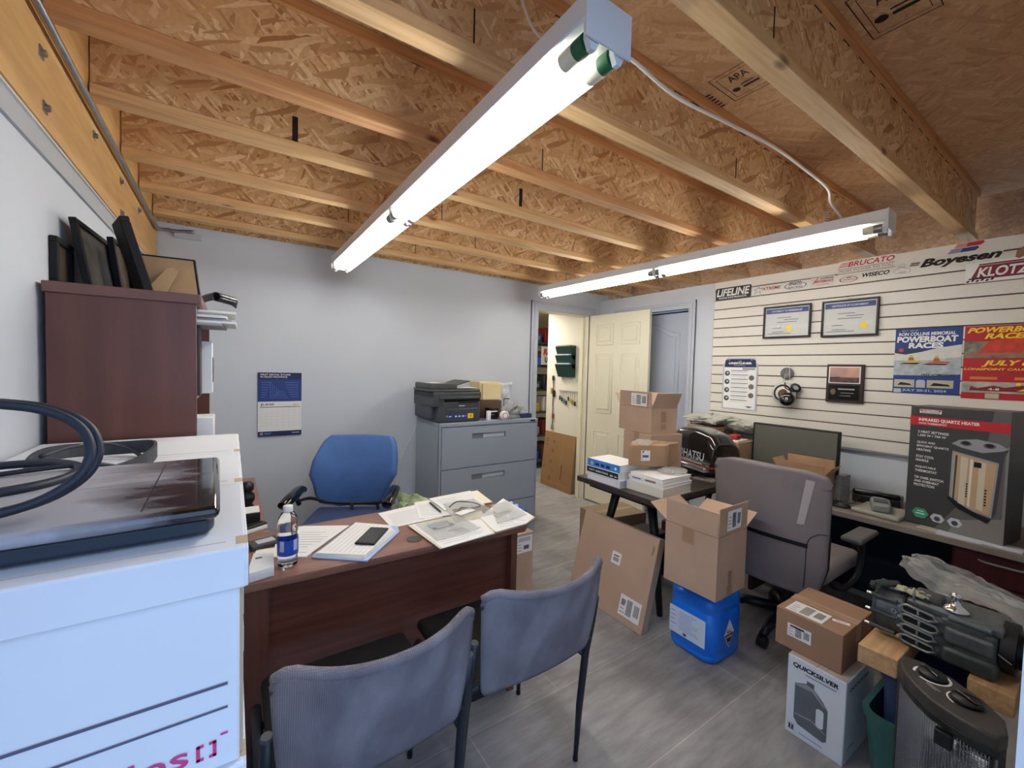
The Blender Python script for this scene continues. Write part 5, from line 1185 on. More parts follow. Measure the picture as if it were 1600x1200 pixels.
b = MB(); b.box(-.01, .46, -.205, .012, .066, .084, mat('red_gasket', (120, 20, 30), .4), .008); b.build('red_seal', ec)
b = MB(); b.box(.02, .28, .006, .055, .058, .075, CHROME, .006); b.box(.0, .20, .02, .075, .050, .060, mat('tool_grey', (150, 152, 156), .3, .8), .004); b.cyl((.02, .03, .082), (.02, .03, .10), .012, CHROME, n=14); b.cyl((.05, .035, .082), (.05, .035, .096), .010, CHROME, n=14); b.build('latch_parts', ec)
b = MB(); b.box(.03, .44, -.19, -.02, .054, .066, mat('dark_tray', (44, 18, 22), .4), .01); b.build('lower_pan', ec)
b = MB(); b.cyl((.20, -.08, .012), (.20, -.08, .056), .055, BLACK, n=24); b.cyl((.22, -.09, .0), (.22, -.09, .012), .11, DGREY, n=28); b.cyl((.42, .02, .0), (.42, .02, .035), .035, GLOSS, n=18); b.build('stand_base', ec)
b = MB(); b.cyl((2.86, 1.83, ZT+.08), (2.86, 1.83, ZT+.10), .01, RED, n=12)
# white plastic bags and oddments at the wall end of the table
for (c, r, h, sd, lb) in (((3.19, 1.88, 1.075), .17, .035, 11, 'crumpled white plastic bags heaped behind the outboard cowl'), ((3.27, 1.68, 1.045), .10, .04, 17, 'second crumpled whitish bag hanging toward the monitor')):
    b = MB(); b.shell(crumple(c, r, h, sd, 1.1), 48, 24, .0015, mat('milky_bag', (204, 204, 192), .35, trans=.25, var=.12, vs=30), False); tag(b.build('plastic_bag'), lb, 'bag')
carton('brown carton behind the outboard cowl under the white bags', (3.06, 1.76, ZT), .32, .24, .285, 0, CARD2, 'x')
t = carton('small brown carton beside the monitor end of the table', (3.02, 1.562, ZT), .28, .185, .20, 0, CARD2, 'y')
b = MB(T(3.07, 1.655, ZT+.2015) @ RZ(.1)); b.box(-.05, .12, -.08, .08, 0, .01, PAPER, .001, 1); tag(b.build('paper_stack'), 'white papers on the small carton by the monitor', 'papers')
b = MB(); b.box(3.06, 3.13, 1.60, 1.66, ZT+.213, ZT+.25, mat('red_plastic', (170, 40, 44), .4), .01); tag(b.build('red_tool'), 'small red plastic tool on the papers beside the monitor', 'tool')
b = MB(); b.tube(smooth([(3.09, 1.70, ZT+.227), (3.13, 1.715, ZT+.262), (3.18, 1.70, ZT+.25)]), .014, BLACK, 8); tag(b.build('black_part'), 'small black fitting behind the red tool', 'fitting')
for k in range(3):
    b = MB(); b.box(2.50+.03*k, 2.78, 1.46+.0, 1.48, ZT, ZT, BLACK) if False else None
b = MB(T(2.52, 1.455, ZT) @ RZ(.1)); b.box(0, .10, 0, .14, 0, .012, mat('grey_manual', (120, 112, 104), .6), .002); tag(b.build('booklet'), 'dull grey booklet lying before the outboard stand', 'booklet')
# things under the table
t = carton('dusty carton with clipped corners on the floor under the dark table', (2.30, 2.16, 0), .42, .30, .33, -.15, mat('dull_carton', (150, 132, 106), .85, var=.08))
b = MB(front(.30, -.001, .03)); label_art(b, .10, .085, 3, False); b.build('white_label', t)
b = MB(); b.box(2.42, 2.60, 1.80, 2.02, 0, .30, BLACK, .01); tag(b.build('black_case'), 'black case on the floor under the table', 'case')
b = MB(); b.box(2.66, 2.82, 1.62, 1.92, 0, .34, mat('dark_red_bin', (88, 34, 36), .6), .01); tag(b.build('dark_red_case'), 'dark red case standing under the table', 'case')

# ================================================================== big flat carton leaning on the table
ln = Vector((.135, 0, .5)).normalized(); M = Matrix(((0, ln.x, -ln.z, 1.846), (-1, 0, 0, 2.018), (0, ln.z, ln.x, .001), (0, 0, 0, 1)))
sl = thing('flat_carton', 'large flat cardboard carton leaning against the dark table edge', 'box', M=M)
b = MB(M=Matrix.Identity(4)); b.box(0, .585, 0.0, .523, -.055, 0, CARD, .003, 2); b.build('carton', sl)
b = MB(); b.push(T(.288, .285, .0006)); b.prism([(.004, 0), (.066, 0), (.07, .004), (.07, .066), (.066, .07), (.004, .07), (0, .066), (0, .004)], -.0004, .0006, PAPER); b.rect(.015, .055, .045, .052, GREYP, .0012)
for k in range(9): b.rect(.014+.0048*k, .0165+.0048*k, .016, .038, INK, .0012)
b.pop(); b.build('white_label', sl)
b = MB(); b.push(T(.410, .040, .0006)); label_art(b, .148, .112, 4); b.rect(.012, .04, .06, .09, MGREY, .0014); b.pop(); b.build('shipping_label', sl)
b = MB(); b.push(T(.552, .425, .0008)); HB = mat('marker_brown', (60, 40, 30), .8)
for (pts) in ([(.0, .045), (.012, .05), (.002, .036), (.014, .04)], [(.0, .028), (.014, .034)], [(.006, .022), (.014, .026), (.0, .014), (.012, .016)], [(.002, .0), (.013, .008), (.0, .008)]):
    b.tube([(p[0], p[1], 0) for p in pts], .0011, HB, 4)
b.pop(); b.build('marker_scrawl', sl)

# ================================================================== blue chemical jug with the open carton on it
JB = mat('jug_blue', (16, 116, 232), .32, coat=.2, var=.04, vs=4)
jg = thing('chemical_jug', 'bright blue plastic chemical jug on the floor under the open carton', 'jug', (1.935, 1.078, 0))
b = MB(); W_, D_ = .285, .262
b.loft([rrect(i, W_-i, i, D_-i, z, r) for (z, i, r) in ((.0, .022, .05), (.006, .010, .058), (.022, .001, .064), (.030, .0, .065), (.036, .003, .064), (.044, .003, .064), (.050, .0, .065), (.240, .0, .065), (.246, .004, .062), (.254, .004, .062), (.260, .0, .065), (.300, .001, .064), (.318, .012, .056), (.330, .032, .045), (.335, .06, .03))], JB); b.build('body', jg)
b = MB(); b.tube(smooth([(.235, .04, .32), (.238, .05, .358), (.238, .13, .362), (.238, .21, .358), (.235, .225, .32)]), .019, JB, 12); b.build('carry_handle', jg)
b = MB(); b.cyl((.15, .045, .33), (.15, .045, .362), .028, WHITE, n=20); b.build('cap', jg)
b = MB(panel((-.0008, .262, 0), (0, -1, 0), (0, 0, 1))); b.push(T(.020, .078, .0004)); b.box(0, .200, 0, .138, -.001, .0006, mat('jug_label', (206, 220, 240), .5))
for k in range(9): b.rect(.055, .055+.11*(.6+.4*R_.random()), .118-.011*k, .1205-.011*k, LB, .001)
for k in range(4): b.rect(.008, .03+.01*(k % 2), .11-.022*k, .114-.022*k, mat('label_pink', (196, 130, 150), .6) if k == 1 else LB, .001)
b.rect(.08, .10, .006, .02, GREYP, .001); b.pop(); b.build('front_label', jg)
b = MB(front(.0, -.0012, 0)); cx, cy, r = .139, .138, .072
b.push(T(cx, cy, .0006)); b.poly([(-r*.64, 0), (0, -r), (r*.64, 0), (0, r)], PAPER, .0); b.poly([(-r*.56, -.002), (0, -r*.9), (r*.56, -.002)], BLACK, .0006); b.box(-.024, .024, -.022, -.010, .0006, .001, mat('diamond_text', (214, 160, 170), .6)); b.rect(-.004, .004, -.052, -.044, PAPER, .0012)
b.push(RZ(.5)); b.rect(-.022, -.002, .026, .030, INK, .0006); b.rect(-.010, .012, .014, .018, INK, .0006); b.pop(); b.rect(-.02, .02, .004, .009, INK, .0006); b.pop(); b.build('hazard_label', jg)
M = T(1.852, 1.030, .3825) @ RZ(.012)
ob = open_box('open cardboard carton with labelled flap standing on the blue jug', M, .262, .276, .30, {'x0': (.115, .03), 'y0': (.135, .02), 'x1': (.12, 1.1), 'y1': (.12, 1.0)})
b = MB(M=panel((0, -.0004, .30), (1, 0, 0), (0, -.02, 1))); b.push(T(.070, .018, .0006)); b.push(Matrix.Identity(4)); label_art(b, .125, .096, 4); b.pop(); b.pop(); b.build('shipping_label', ob)
b = MB(panel((-.0004, .276, 0), (0, -1, 0), (0, 0, 1))); b.rect(.095, .16, .225, .30, TAPE, .0002); b.build('tape', ob)
b = MB(front(0, -.0006, 0)); b.rect(.10, .135, .06, .12, TAPE, .0002); b.rect(.09, .14, .0, .05, TAPE, .0002); b.build('tape', ob)
b = MB(M @ T(.03, .06, .235) @ RX(.22)); b.box(0, .19, 0, .17, 0, .07, CARDI, .003); tag(b.build('inner_carton'), 'smaller carton inside the open box on the blue jug', 'box')
b = MB(); b.cyl((2.32, 1.20, .0), (2.32, 1.20, .0), .01, BLACK) if False else None

# ================================================================== grey high backed office chair
GRYF = mat('grey_upholstery', (130, 122, 124), .8, var=.08, vs=4, bump=.12, bs=240)
xc = thing('executive_chair', 'big grey high backed office chair turned toward the side desk', 'chair', (2.62, 1.04, 0))
BK = .285
def xb(u, v):
    z = .36+.615*v
    hw = (.255+.022*v)*(1-.10*max(0, .25-v)/.25*1.4-(.02 if v > .96 else 0))
    x = (u-.5)*2
    k = 1-.04*max(0, (v-.93)/.07)**2
    xo = -BK+.035*x*x-.05*(v-.3)
    zz = z-.020*abs(x)**6*(v > .9)
    return (xo, -x*hw*k, zz)
b = MB(); b.shell(xb, 30, 40, .065, GRYF); b.build('backrest', xc)
def xbs(y, z, off=-.0345):
    v = (z-.36)/.615; x = y/(.255+.022*v)
    return Vector((-BK+.035*x*x-.05*(v-.3)+off, y, z))
b = MB(); P_ = [xbs(y, .615+.012*(y+.19)*0) for y in (.10, .0, -.08, -.15, -.195)]
b.tube([tuple(p) for p in P_], .010, BLACK, 8, flat=(.018, .012)); b.build('rear_bar', xc)
b = MB(); P_ = smooth([xbs(-.272, .69), xbs(-.235, .685), xbs(-.20, .65), xbs(-.190, .60), xbs(-.186, .50), xbs(-.18, .40)]); b.tube(P_, .0022, DGREY, 6); b.build('seam_piping', xc)
b = MB(); q = [xbs(-.150, .715, -.036), xbs(-.180, .718, -.036), xbs(-.222, .94, -.036), xbs(-.186, .942, -.036)]; b.add([tuple(p) for p in q], [(0, 1, 2, 3)], mat('tape_residue', (182, 176, 178), .6)); b.build('tape_residue', xc)
b = MB(); b.tube([tuple(xb(1.0, .5*k/20)) for k in range(21)], .008, BLACK, 6); b.build('edge_piping', xc)
b = MB(); b.box(-.24, .26, -.25, .25, .40, .49, GRYF, .04, 4); b.build('seat', xc)
for s in (-1, 1):
    b = MB(); b.box(-.05, .21, s*.285-.045, s*.285+.045, .605, .635, mat('arm_pad', (98, 96, 94), .5), .014, 3); b.build('armrest', xc)
    b = MB(); b.tube(smooth([(.10, s*.285, .61), (.11, s*.287, .50), (.07, s*.28, .40), (-.04, s*.25, .36), (-.08, s*.2, .40)]), .018, BLACK, 10); b.build('arm_support', xc)
b = MB(); b.cyl((0, 0, .09), (0, 0, .40), .03, BLACK, n=16); b.build('gas_column', xc)
for k in range(5):
    a = 2*PI*k/5+.65; b = MB(); b.tube([(0, 0, .11), (.20*math.cos(a), .20*math.sin(a), .10), (.29*math.cos(a), .29*math.sin(a), .065)], [.034, .026, .02], BLACK, 8); lg = b.build('base_spoke', xc)
    q = MB(); q.cyl((.29*math.cos(a)-.02*math.sin(a), .29*math.sin(a)+.02*math.cos(a), .03), (.29*math.cos(a)+.02*math.sin(a), .29*math.sin(a)-.02*math.cos(a), .03), .03, BLACK, n=16); q.build('caster', lg)

# ================================================================== side desk with monitor, heater box and oddments
ZC = .68
cd = thing('side_desk', 'long grey-brown topped desk with dark red drawers under the slatted panel', 'desk', (3.15, .75, 0))
CDT = mat('side_desk_top', (128, 118, 110), .5, var=.08, vs=6)
DRED = grain('dark_red_laminate', (60, 18, 22), (78, 26, 30), 'z', .5, .4)
b = MB(); b.prism([(2.865, .13), (3.425, .13), (3.425, 1.40), (2.845, 1.36)], ZC-.032, ZC-.0008, CDT, .003); b.build('desk_top', cd, True)
PED = b = MB(); b.box(2.93, 3.40, .14, .46, .01, ZC-.034, DRED); b.build('drawer_pedestal', cd, True)
for (z0, z1) in ((.50, .635), (.34, .49), (.03, .33)):
    b = MB(); b.box(2.912, 2.93, .15, .452, z0, z1, DRED, .003); o = b.build('drawer', cd, True)
    q = MB(); q.tube(smooth([(2.911, .37, (z0+z1)/2+.03), (2.895, .35, (z0+z1)/2+.03), (2.893, .30, (z0+z1)/2+.03), (2.895, .25, (z0+z1)/2+.03), (2.911, .23, (z0+z1)/2+.03)]), .005, MGREY, 8); h = q.build('drawer_handle', o); h.matrix_parent_inverse = Matrix.Identity(4); h.data.transform(Matrix.Identity(4))
    h.data.transform(rootM(cd).inverted())
b = MB(); b.box(3.40, 3.42, .14, 1.38, .05, ZC-.034, mat('navy_back_panel', (30, 38, 60), .7)); b.build('back_panel', cd, True)
b = MB(); b.box(2.88, 3.40, 1.36, 1.385, .0, ZC-.034, DRED); b.build('end_panel', cd, True)
b = MB(toleft(3.399, .99, .27)); b.box(0, .07, 0, .115, 0, .005, mat('outlet_plate', (90, 96, 110), .5), .002); [b.box(.022, .048, z, z+.03, .005, .006, BLACK) for z in (.02, .065)]; tag(b.build('wall_outlet'), 'grey electrical outlet low on the dark panel under the side desk', 'outlet')
mo = thing('monitor', 'black widescreen monitor standing against the slatted panel behind the grey chair', 'monitor', (3.20, 1.28, ZC))
M = toleft(3.17, 1.545, .785); SCR = mat('screen_off_reflection', (96, 96, 88), .45)  # grey base colour stands in for the bright room reflected in the dark screen
b = MB(M @ RX(-.03)); b.box(0, .53, 0, .305, -.03, 0, BLACK, .006); b.build('bezel', mo, True)
b = MB(M @ RX(-.03)); b.box(.014, .516, .020, .292, -.002, .0008, SCR); b.build('screen', mo, True)
b = MB(); b.box(3.18, 3.22, 1.24, 1.32, ZC+.01, .86, BLACK, .008); b.box(3.08, 3.28, 1.15, 1.392, ZC-.0005, ZC+.012, BLACK, .005); b.build('stand', mo, True)
M = T(2.885, .985, ZC) @ RZ(.02)
t = open_box('small open carton of papers on the side desk before the monitor', M, .16, .26, .175, {'x0': (.055, .1), 'y0': (.06, .6), 'x1': (.075, -.1), 'y1': (.06, .5)}, CARD2)
b = MB(M @ T(.03, .03, .01)); b.box(0, .10, .08, .18, 0, .195, PAPER, .004); tag(b.build('paper_stack'), 'white papers standing inside the small open carton', 'papers')
b = MB(M @ T(.135, -.0, .0) @ RZ(-.1)); b.box(-.0, .12, -.040, -.012, 0, .165, mat('grey_magazines', (136, 136, 138), .6, var=.2, vs=50), .003); tag(b.build('magazine_stack'), 'grey magazines standing beside the small open carton', 'magazines')
ms = thing('computer_mouse', 'black computer mouse on the side desk past the grey chair', 'mouse', (2.958, .926, ZC))
b = MB(); b.shell(lambda u, v: (.034*math.cos(2*PI*u)*math.sin(PI*(.02+.48*v)), .055*math.sin(2*PI*u)*math.sin(PI*(.02+.48*v)), .032*math.cos(PI*(.02+.48*v))), 24, 10, .001, BLACK); b.build('body', ms)
b = MB(); b.tube(smooth([(.03, .05, .01), (.08, .05, .004), (.13, -.02, .004), (.18, -.03, .03), (.22, -.05, .05)]), .002, BLACK, 6); b.build('cord', ms)
b = MB(T(2.90, .657, ZC) @ RZ(-.0)); b.prism([(0, 0), (.24, -.01), (.25, .20), (.02, .21)], 0, .022, mat('grey_envelope', (150, 148, 138), .6), .008, 3); tag(b.build('padded_envelope'), 'pale grey padded envelope lying along the side desk edge', 'envelope')
cr_t = thing('card_terminal', 'grey handheld card terminal resting on the padded envelope', 'card terminal', (3.03, .765, ZC+.0225), .3)
b = MB(); b.prism([(-.10, -.04), (.06, -.045), (.10, -.02), (.10, .03), (.06, .045), (-.10, .04)], 0, .045, mat('terminal_grey', (128, 130, 130), .35), .012, 3); b.build('body', cr_t)
b = MB(); b.box(-.05, .03, -.03, .03, .044, .049, DGREY, .003); b.rect(.05, .085, -.015, .02, MGREY, .0455); b.build('screen', cr_t)
b = MB(T(3.205, .82, ZC) @ RZ(.15)); b.box(-.03, .15, -.10, .12, 0, .05, BLACK, .008); tag(b.build('desk_phone'), 'black phone base behind the grey card terminal', 'phone')
b = MB(T(3.20, .84, ZC+.0505) @ RZ(.2)); b.box(-.03, .02, -.12, .10, 0, .03, GLOSS, .012, 3); tag(b.build('phone_handset'), 'black handset lying on the phone base', 'handset')
for k, (x, y, a) in enumerate(((2.875, .44, -.1), (2.87, .36, .05), (2.875, .24, -.05))):
    b = MB(T(x, y, ZC+.0003) @ RZ(a)); b.box(0, .09, 0, .15, 0, .003+.001*k, PAPERB if k else mat('buff_paper', (170, 164, 148), .8)); tag(b.build('paper_sheet'), ['buff', 'middle pale', 'outer pale'][k]+' paper pinned under the front of the heater box', 'paper')
# quartz heater carton
U = Vector((-.055, -.35, 0)).normalized(); N_ = U.cross(Vector((0, 0, 1)))
hb_P = Vector((2.975, .65, ZC+.0045)); HM = panel(hb_P, U, (0, 0, 1))
hx = thing('heater_box', 'tall dark grey INFRARED QUARTZ HEATER carton standing on the side desk', 'box', M=HM)
w, h, d_ = .354, .612, .205
HG = mat('heater_carton', (62, 62, 64), .42, var=.04, vs=4); HG2 = mat('carton_light_grey', (128, 126, 124), .42); HG3 = mat('carton_mid_grey', (96, 95, 94), .42)
b = MB(); b.box(0, w, 0, h, -d_, 0, HG, .003); b.box(.004, w-.004, h-.0002, h+.0012, -d_+.004, -.004, mat('carton_top', (120, 112, 104), .6)); b.build('carton', hx)
b = MB(); b.push(T(0, 0, .0006))
b.add([(.12, 0, 0), (w, 0, 0), (w, h, 0), (.30, h, 0), (.26, .25, 0)], [(0, 1, 2, 3, 4)], HG3); b.add([(.17, 0, .0003), (w, 0, .0003), (w, .46, .0003), (.345, .44, .0003), (.345, .12, .0003), (.2, .07, .0003)], [(0, 1, 2, 3, 4, 5)], HG2)
b.rect(0, w, .515, .560, RED, .0006)
b.rect(.036, .120, .578, .598, PAPER, .0006); b.rect(.038, .118, .589, .597, RED, .0009); b.text('THERMAL', .045, .590, .065, .006, PAPER, .0012, .02); b.text('SOLUTIONS', .042, .580, .072, .007, INK, .0012, .02)
b.text('INFRARED QUARTZ HEATER', .034, .534, .222, .018, PAPER, .001, .03); b.text('WITH THERMOSTAT', .034, .521, .108, .009, PAPER, .001, .02)
for (tx, x, y, ww) in (('2 HEAT SETTINGS:', .034, .475, .118), ('1,500 W / 750 W', .034, .456, .108), ('QUICK AND', .033, .420, .070), ('EFFICIENT QUARTZ', .033, .401, .122), ('HEATING', .033, .382, .055), ('STAY COOL', .032, .347, .070), ('HANDLE', .032, .328, .050), ('ADJUSTABLE', .031, .292, .080), ('THERMOSTAT', .031, .273, .085), ('TIP OVER SWITCH', .030, .237, .112), ('AND OVERHEAT', .030, .218, .096), ('PROTECTION', .030, .199, .080)):
    b.text(tx, x, y, ww, .0125, PAPER, .001, .02)
hexa = lambda x, y, r: [(x+r*math.cos(PI/3*k), y+r*.85*math.sin(PI/3*k)) for k in range(6)]
b.poly(hexa(.062, .060, .034), mat('green_badge', (60, 150, 116), .5), .001); b.rect(.045, .08, .055, .06, PAPER, .0013); b.rect(.05, .075, .068, .072, PAPER, .0013)
for x in (.128, .192): b.poly(hexa(x, .053, .028), PAPERB, .001); b.disc(x, .050, .012, DGREY, .0013, 14)
# printed picture of the heater
SI = mat('print_silver', (150, 152, 154), .4); BR_ = mat('print_bronze', (190, 160, 124), .4); BR2 = mat('print_pale', (206, 196, 176), .4)
b.poly([(.158, .435), (.19, .462), (.25, .472), (.32, .462), (.352, .440), (.340, .405), (.325, .14), (.30, .085), (.20, .125), (.155, .170)], DGREY, .0008)
b.poly([(.163, .440), (.19, .462), (.25, .474), (.32, .464), (.352, .444), (.335, .432), (.27, .412), (.20, .425)], SI, .0012)
for x in (.213, .292): b.disc(x, .448, .021, GREYP, .0014, 20, .012); b.disc(x, .450, .014, BLACK, .0016, 18, .009)
b.poly([(.168, .405), (.325, .375), (.312, .115), (.245, .128), (.166, .178)], SI, .0012); b.poly([(.176, .396), (.318, .368), (.305, .125), (.245, .138), (.174, .185)], BR_, .0015)
for (x0, x1, m) in ((.18, .188, DGREY), (.20, .225, BR2), (.232, .242, mat('print_tube', (222, 216, 204), .3)), (.262, .285, BR2)): b.poly([(x0, .388-.2*(x0-.176)), (x1, .388-.2*(x1-.176)), (x1-.004, .15-.15*(x1-.2)), (x0-.002, .155-.15*(x0-.2))], m, .0018)
b.rect(.245, .270, .340, .365, BLACK, .0020); b.poly([(.16, .165), (.20, .125), (.30, .085), (.31, .105), (.21, .145), (.165, .180)], BLACK, .0019)
for k in range(6): b.rect(.222, .228, .19+.012*k, .197+.012*k, INK, .0021); b.rect(.285, .292, .165+.014*k, .173+.014*k, INK, .0021)
b.pop(); b.build('printed_front', hx)
b = MB(T(2.93, .16, ZC) @ RZ(0)); b.box(.0, .10, 0, .075, 0, .16, CARDI, .004); tag(b.build('brown_bag'), 'tan carton just past the heater box at the picture edge', 'box')

# ================================================================== corner of cartons, gearbox and heater by the entry
qs = thing('oil_carton', 'white QUICKSILVER oil carton with a printed jug standing on the floor', 'box', (1.867, .535, 0), -.012)
w = .195
b = MB(); b.box(0, .29, 0, w, .0, .318, mat('oil_carton_white', (220, 226, 234), .55), .004); b.build('carton', qs)
b = MB(); b.box(.004, .286, .004, w-.004, .3178, .3188, mat('carton_top_cream', (206, 196, 180), .7)); b.box(.0, .29, w/2-.001, w/2+.001, .3188, .3193, CARD2); b.build('lid_flaps', qs)
b = MB(panel((-.0008, w, 0), (0, -1, 0), (0, 0, 1)))
b.text('QUICKSILVER', .020, .276, .152, .021, INK, .0004, .04, .15); b.rect(.065, .165, .266, .269, GREYP, .0004)
JG = mat('print_jug', (98, 104, 112), .35, var=.12, vs=14); JG2 = mat('print_jug_light', (150, 156, 164), .35)
b.poly([(.030, .075), (.045, .055), (.130, .045), (.142, .055), (.142, .175), (.125, .20), (.095, .228), (.095, .247), (.070, .247), (.070, .235), (.030, .215)], JG, .0005)
b.poly([(.070, .232), (.095, .228), (.135, .18), (.128, .18), (.088, .215), (.032, .208), (.032, .214)], JG2, .0008)
b.prism([(.105, .098), (.112, .092), (.124, .092), (.130, .098), (.130, .158), (.124, .164), (.112, .164), (.105, .158)], .0005, .0009, mat('oil_carton_white', (220, 226, 234)))
b.poly([(.034, .090), (.09, .098), (.138, .078), (.138, .083), (.09, .104), (.034, .096)], JG2, .0008)
b.rect(.012, .034, .020, .046, PAPERB, .0004); b.rect(.015, .021, .024, .040, INK, .0007); b.rect(.025, .031, .024, .040, INK, .0007); b.rect(.013, .033, .020, .023, INK, .0007)
b.rect(.05, .13, .022, .025, LB, .0004); b.build('printed_front', qs)
b = MB(front(0, -.0008, 0)); b.text('QUICKSILVER', .03, .27, .19, .016, GREYP, .0004, .03, .15); b.rect(.03, .10, .05, .053, GREYP, .0004); b.build('printed_side', qs)
cb = carton('brown carton with two white labels on top of the white oil carton', (1.897, .562, .3202), .30, .232, .152, -.012, mat('carton_warm', (156, 122, 98), .8, var=.05), 'y')
b = MB(T(.012, .045, .1524)); b.push(T(0, .16, 0) @ RZ(-PI/2)); label_art(b, .13, .10, 4); b.pop(); b.build('shipping_label', cb)
b = MB(panel((-.0008, .232, 0), (0, -1, 0), (0, 0, 1))); b.push(T(.045, .055, .0002)); label_art(b, .085, .052, 3, True); b.rect(.01, .06, .040, .047, INK, .0014); b.pop(); b.build('white_label', cb)
b = MB(T(.10, .012, .1532) @ RZ(.2)); b.push(T(0, 0, 0) @ RZ(PI/2+.1)); b.rect(0, .055, -.014, .006, PAPER, .0); b.rect(.01, .045, -.006, -.002, RED, .0005); b.pop(); b.build('sticker', cb)
# green tub with a dark blue tote inside
GT = mat('green_tub', (44, 92, 88), .45)
def tub(b, x0, x1, y0, y1, z, m, tp=.02, th=.006, r=.05):
    def ring_(i, zz, k):
        pts = []
        a0, a1, c0, c1 = x0+i+k, x1-i-k, y0+i+k, y1-i-k
        rr_ = max(r-i, .01)
        for (cx, cy, s) in ((a1-rr_, c1-rr_, 0), (a0+rr_, c1-rr_, 1), (a0+rr_, c0+rr_, 2), (a1-rr_, c0+rr_, 3)):
            for q in range(6):
                t = PI/2*(s+q/5); pts.append((cx+rr_*math.cos(t), cy+rr_*math.sin(t), zz))
        return pts
    L_ = [ring_(0, .0, tp), ring_(0, z-.03, 0), ring_(-.010, z-.028, 0), ring_(-.012, z, 0), ring_(th, z, 0), ring_(th, .01, tp)]
    vs = [p for l in L_ for p in l]; n = 24; fs = [(i*n+k, i*n+(k+1) % n, (i+1)*n+(k+1) % n, (i+1)*n+k) for i in range(5) for k in range(n)]
    fs += [tuple(range(n))[::-1], tuple(range(5*n, 6*n))]
    b.add(vs, fs, m, False)
b = MB(); tub(b, 1.845, 2.18, .205, .482, .275, GT); tag(b.build('storage_tub'), 'green plastic tub between the white oil carton and the black heater', 'tub')
b = MB(); tub(b, 1.885, 2.14, .225, .445, .412, mat('navy_tote', (44, 60, 96), .45), .012, .005, .03); b.v = [(v[0], v[1], v[2]+.012) for v in b.v]; tag(b.build('storage_tote'), 'dark blue tote standing inside the green tub', 'tote')
TIM = grain('timber_block', (178, 140, 98), (206, 168, 122), 'x', 1.2, .6)
for (x0, x1, y0, y1, a, lb) in ((1.858, 2.33, .400, .508, -.05, 'pale timber block under the flywheel end of the black gearbox'), (1.95, 2.33, .155, .255, .0, 'second pale timber block under the far end of the gearbox, half hidden by the heater')):
    b = MB(); b.box(x0, x1, y0, y1, .4245, .490, TIM, .004); tag(b.build('timber_block'), lb, 'timber')
# the gearbox / powerhead
GB = mat('casting_grey', (104, 110, 113), .38, .5, var=.18, vs=24, bump=.2, bs=70); GBD = mat('casting_dark', (76, 80, 80), .45, .4, var=.25, vs=20, bump=.2, bs=60); GBL = mat('casting_light', (142, 145, 143), .35, .6)
gb = thing('engine_block', 'dark grey cast outboard engine block lying on timber blocks, plastic thrown over it', 'engine', (2.08, .33, .4905))
def Y(x, z, y0, y1, r, m, n=24, r1=None): b.cyl((x, y0, z), (x, y1, z), r, m, r1, n)
b = MB(); Y(2.075, .578, .428, .500, .084, GB, 32); Y(2.075, .578, .500, .508, .088, GBD, 32); Y(2.075, .578, .508, .516, .060, GB, 28); Y(2.075, .578, .424, .430, .089, GBD, 32); b.build('flywheel_housing', gb, True)
for (x, z) in ((1.985, .52), (1.986, .575), (1.992, .632), (2.03, .66)):
    b = MB(); b.cyl((x, .512, z), (x, .526, z), .006, CHROME, n=10); b.cyl((x, .44, z), (x, .512, z), .008, GBD, n=8); b.build('bolt', gb, True)
b = MB(); b.tube(smooth([(1.99, .50, .655), (2.0, .50, .672), (2.03, .48, .672), (2.07, .46, .668)]), .013, GBD, 10); b.cyl((1.985, .515, .668), (1.985, .50, .668), .014, BLACK, n=14); b.build('cable_bracket', gb, True)
b = MB(); b.box(1.985, 2.17, .20, .428, .4915, .632, GBD, .012, 3); b.box(2.0, 2.15, .19, .42, .625, .660, GB, .012, 3); b.box(2.02, 2.10, .335, .40, .655, .676, GBD, .008); b.build('crankcase', gb, True)
def port(z, y0, y1, hh, skew):
    b = MB(panel((1.983, y1, z), (0, -1, 0), (0, 0, 1)))
    L_ = y1-y0
    pts = [(0, .004), (.010, 0), (L_-.018, 0-skew*.0), (L_, hh*.45), (L_-.008, hh), (.012, hh), (0, hh-.006)]
    b.tube([(p[0], p[1]-skew*p[0], .002) for p in pts], .0048, GBL, 8, closed=True); b.tube([(L_*.48, -skew*L_*.48, .0), (L_*.48, hh-skew*L_*.48, .0)], .004, GBL, 8)
    b.prism([(p[0], p[1]-skew*p[0]) for p in pts], -.006, -.001, BLACKM)
    for (x, y) in ((-.006, hh*.5), (L_+.004, hh*.6)): b.cyl((x, y-skew*x, -.004), (x, y-skew*x, .008), .005, CHROME, n=10)
    b.build('port_frame', gb, True)
for (z, y0, y1, hh) in ((.615, .338, .425, .026), (.579, .330, .424, .028), (.545, .338, .424, .026), (.508, .336, .424, .026)): port(z, y0, y1, hh, .10)
for (z, y, r) in ((.600, .446, .0085), (.582, .441, .005), (.53, .31, .006), (.56, .30, .005)):
    b = MB(); b.cyl((1.995, y, z), (1.982, y, z), r, CHROME, n=14); b.cyl((1.99, y, z), (1.980, y, z), r*.5, GBD, n=10); b.build('bolt', gb, True)
b = MB(); b.box(1.975, 2.16, .205, .320, .56, .618, GB, .014, 3); b.box(1.972, 2.16, .195, .322, .495, .552, GBD, .014, 3); b.box(1.985, 2.10, .22, .33, .612, .640, GBD, .010, 3); b.build('cylinder_bank', gb, True)
b = MB(); Y(1.99, .645, .215, .31, .011, GB, 14); b.build('linkage', gb, True)
b = MB(); b.tube([(2.003, .40, .655), (2.003, .40, .70)], .004, MGREY, 6); b.build('control_rod', gb, True)
b = MB(); b.lathe([(0, 0), (.034, 0), (.036, .006), (.022, .014), (.013, .022), (.012, .045), (.016, .05), (.010, .058), (0, .06)], CHROME, 28, (2.03, .302, .660)); b.build('chrome_pump', gb, True)
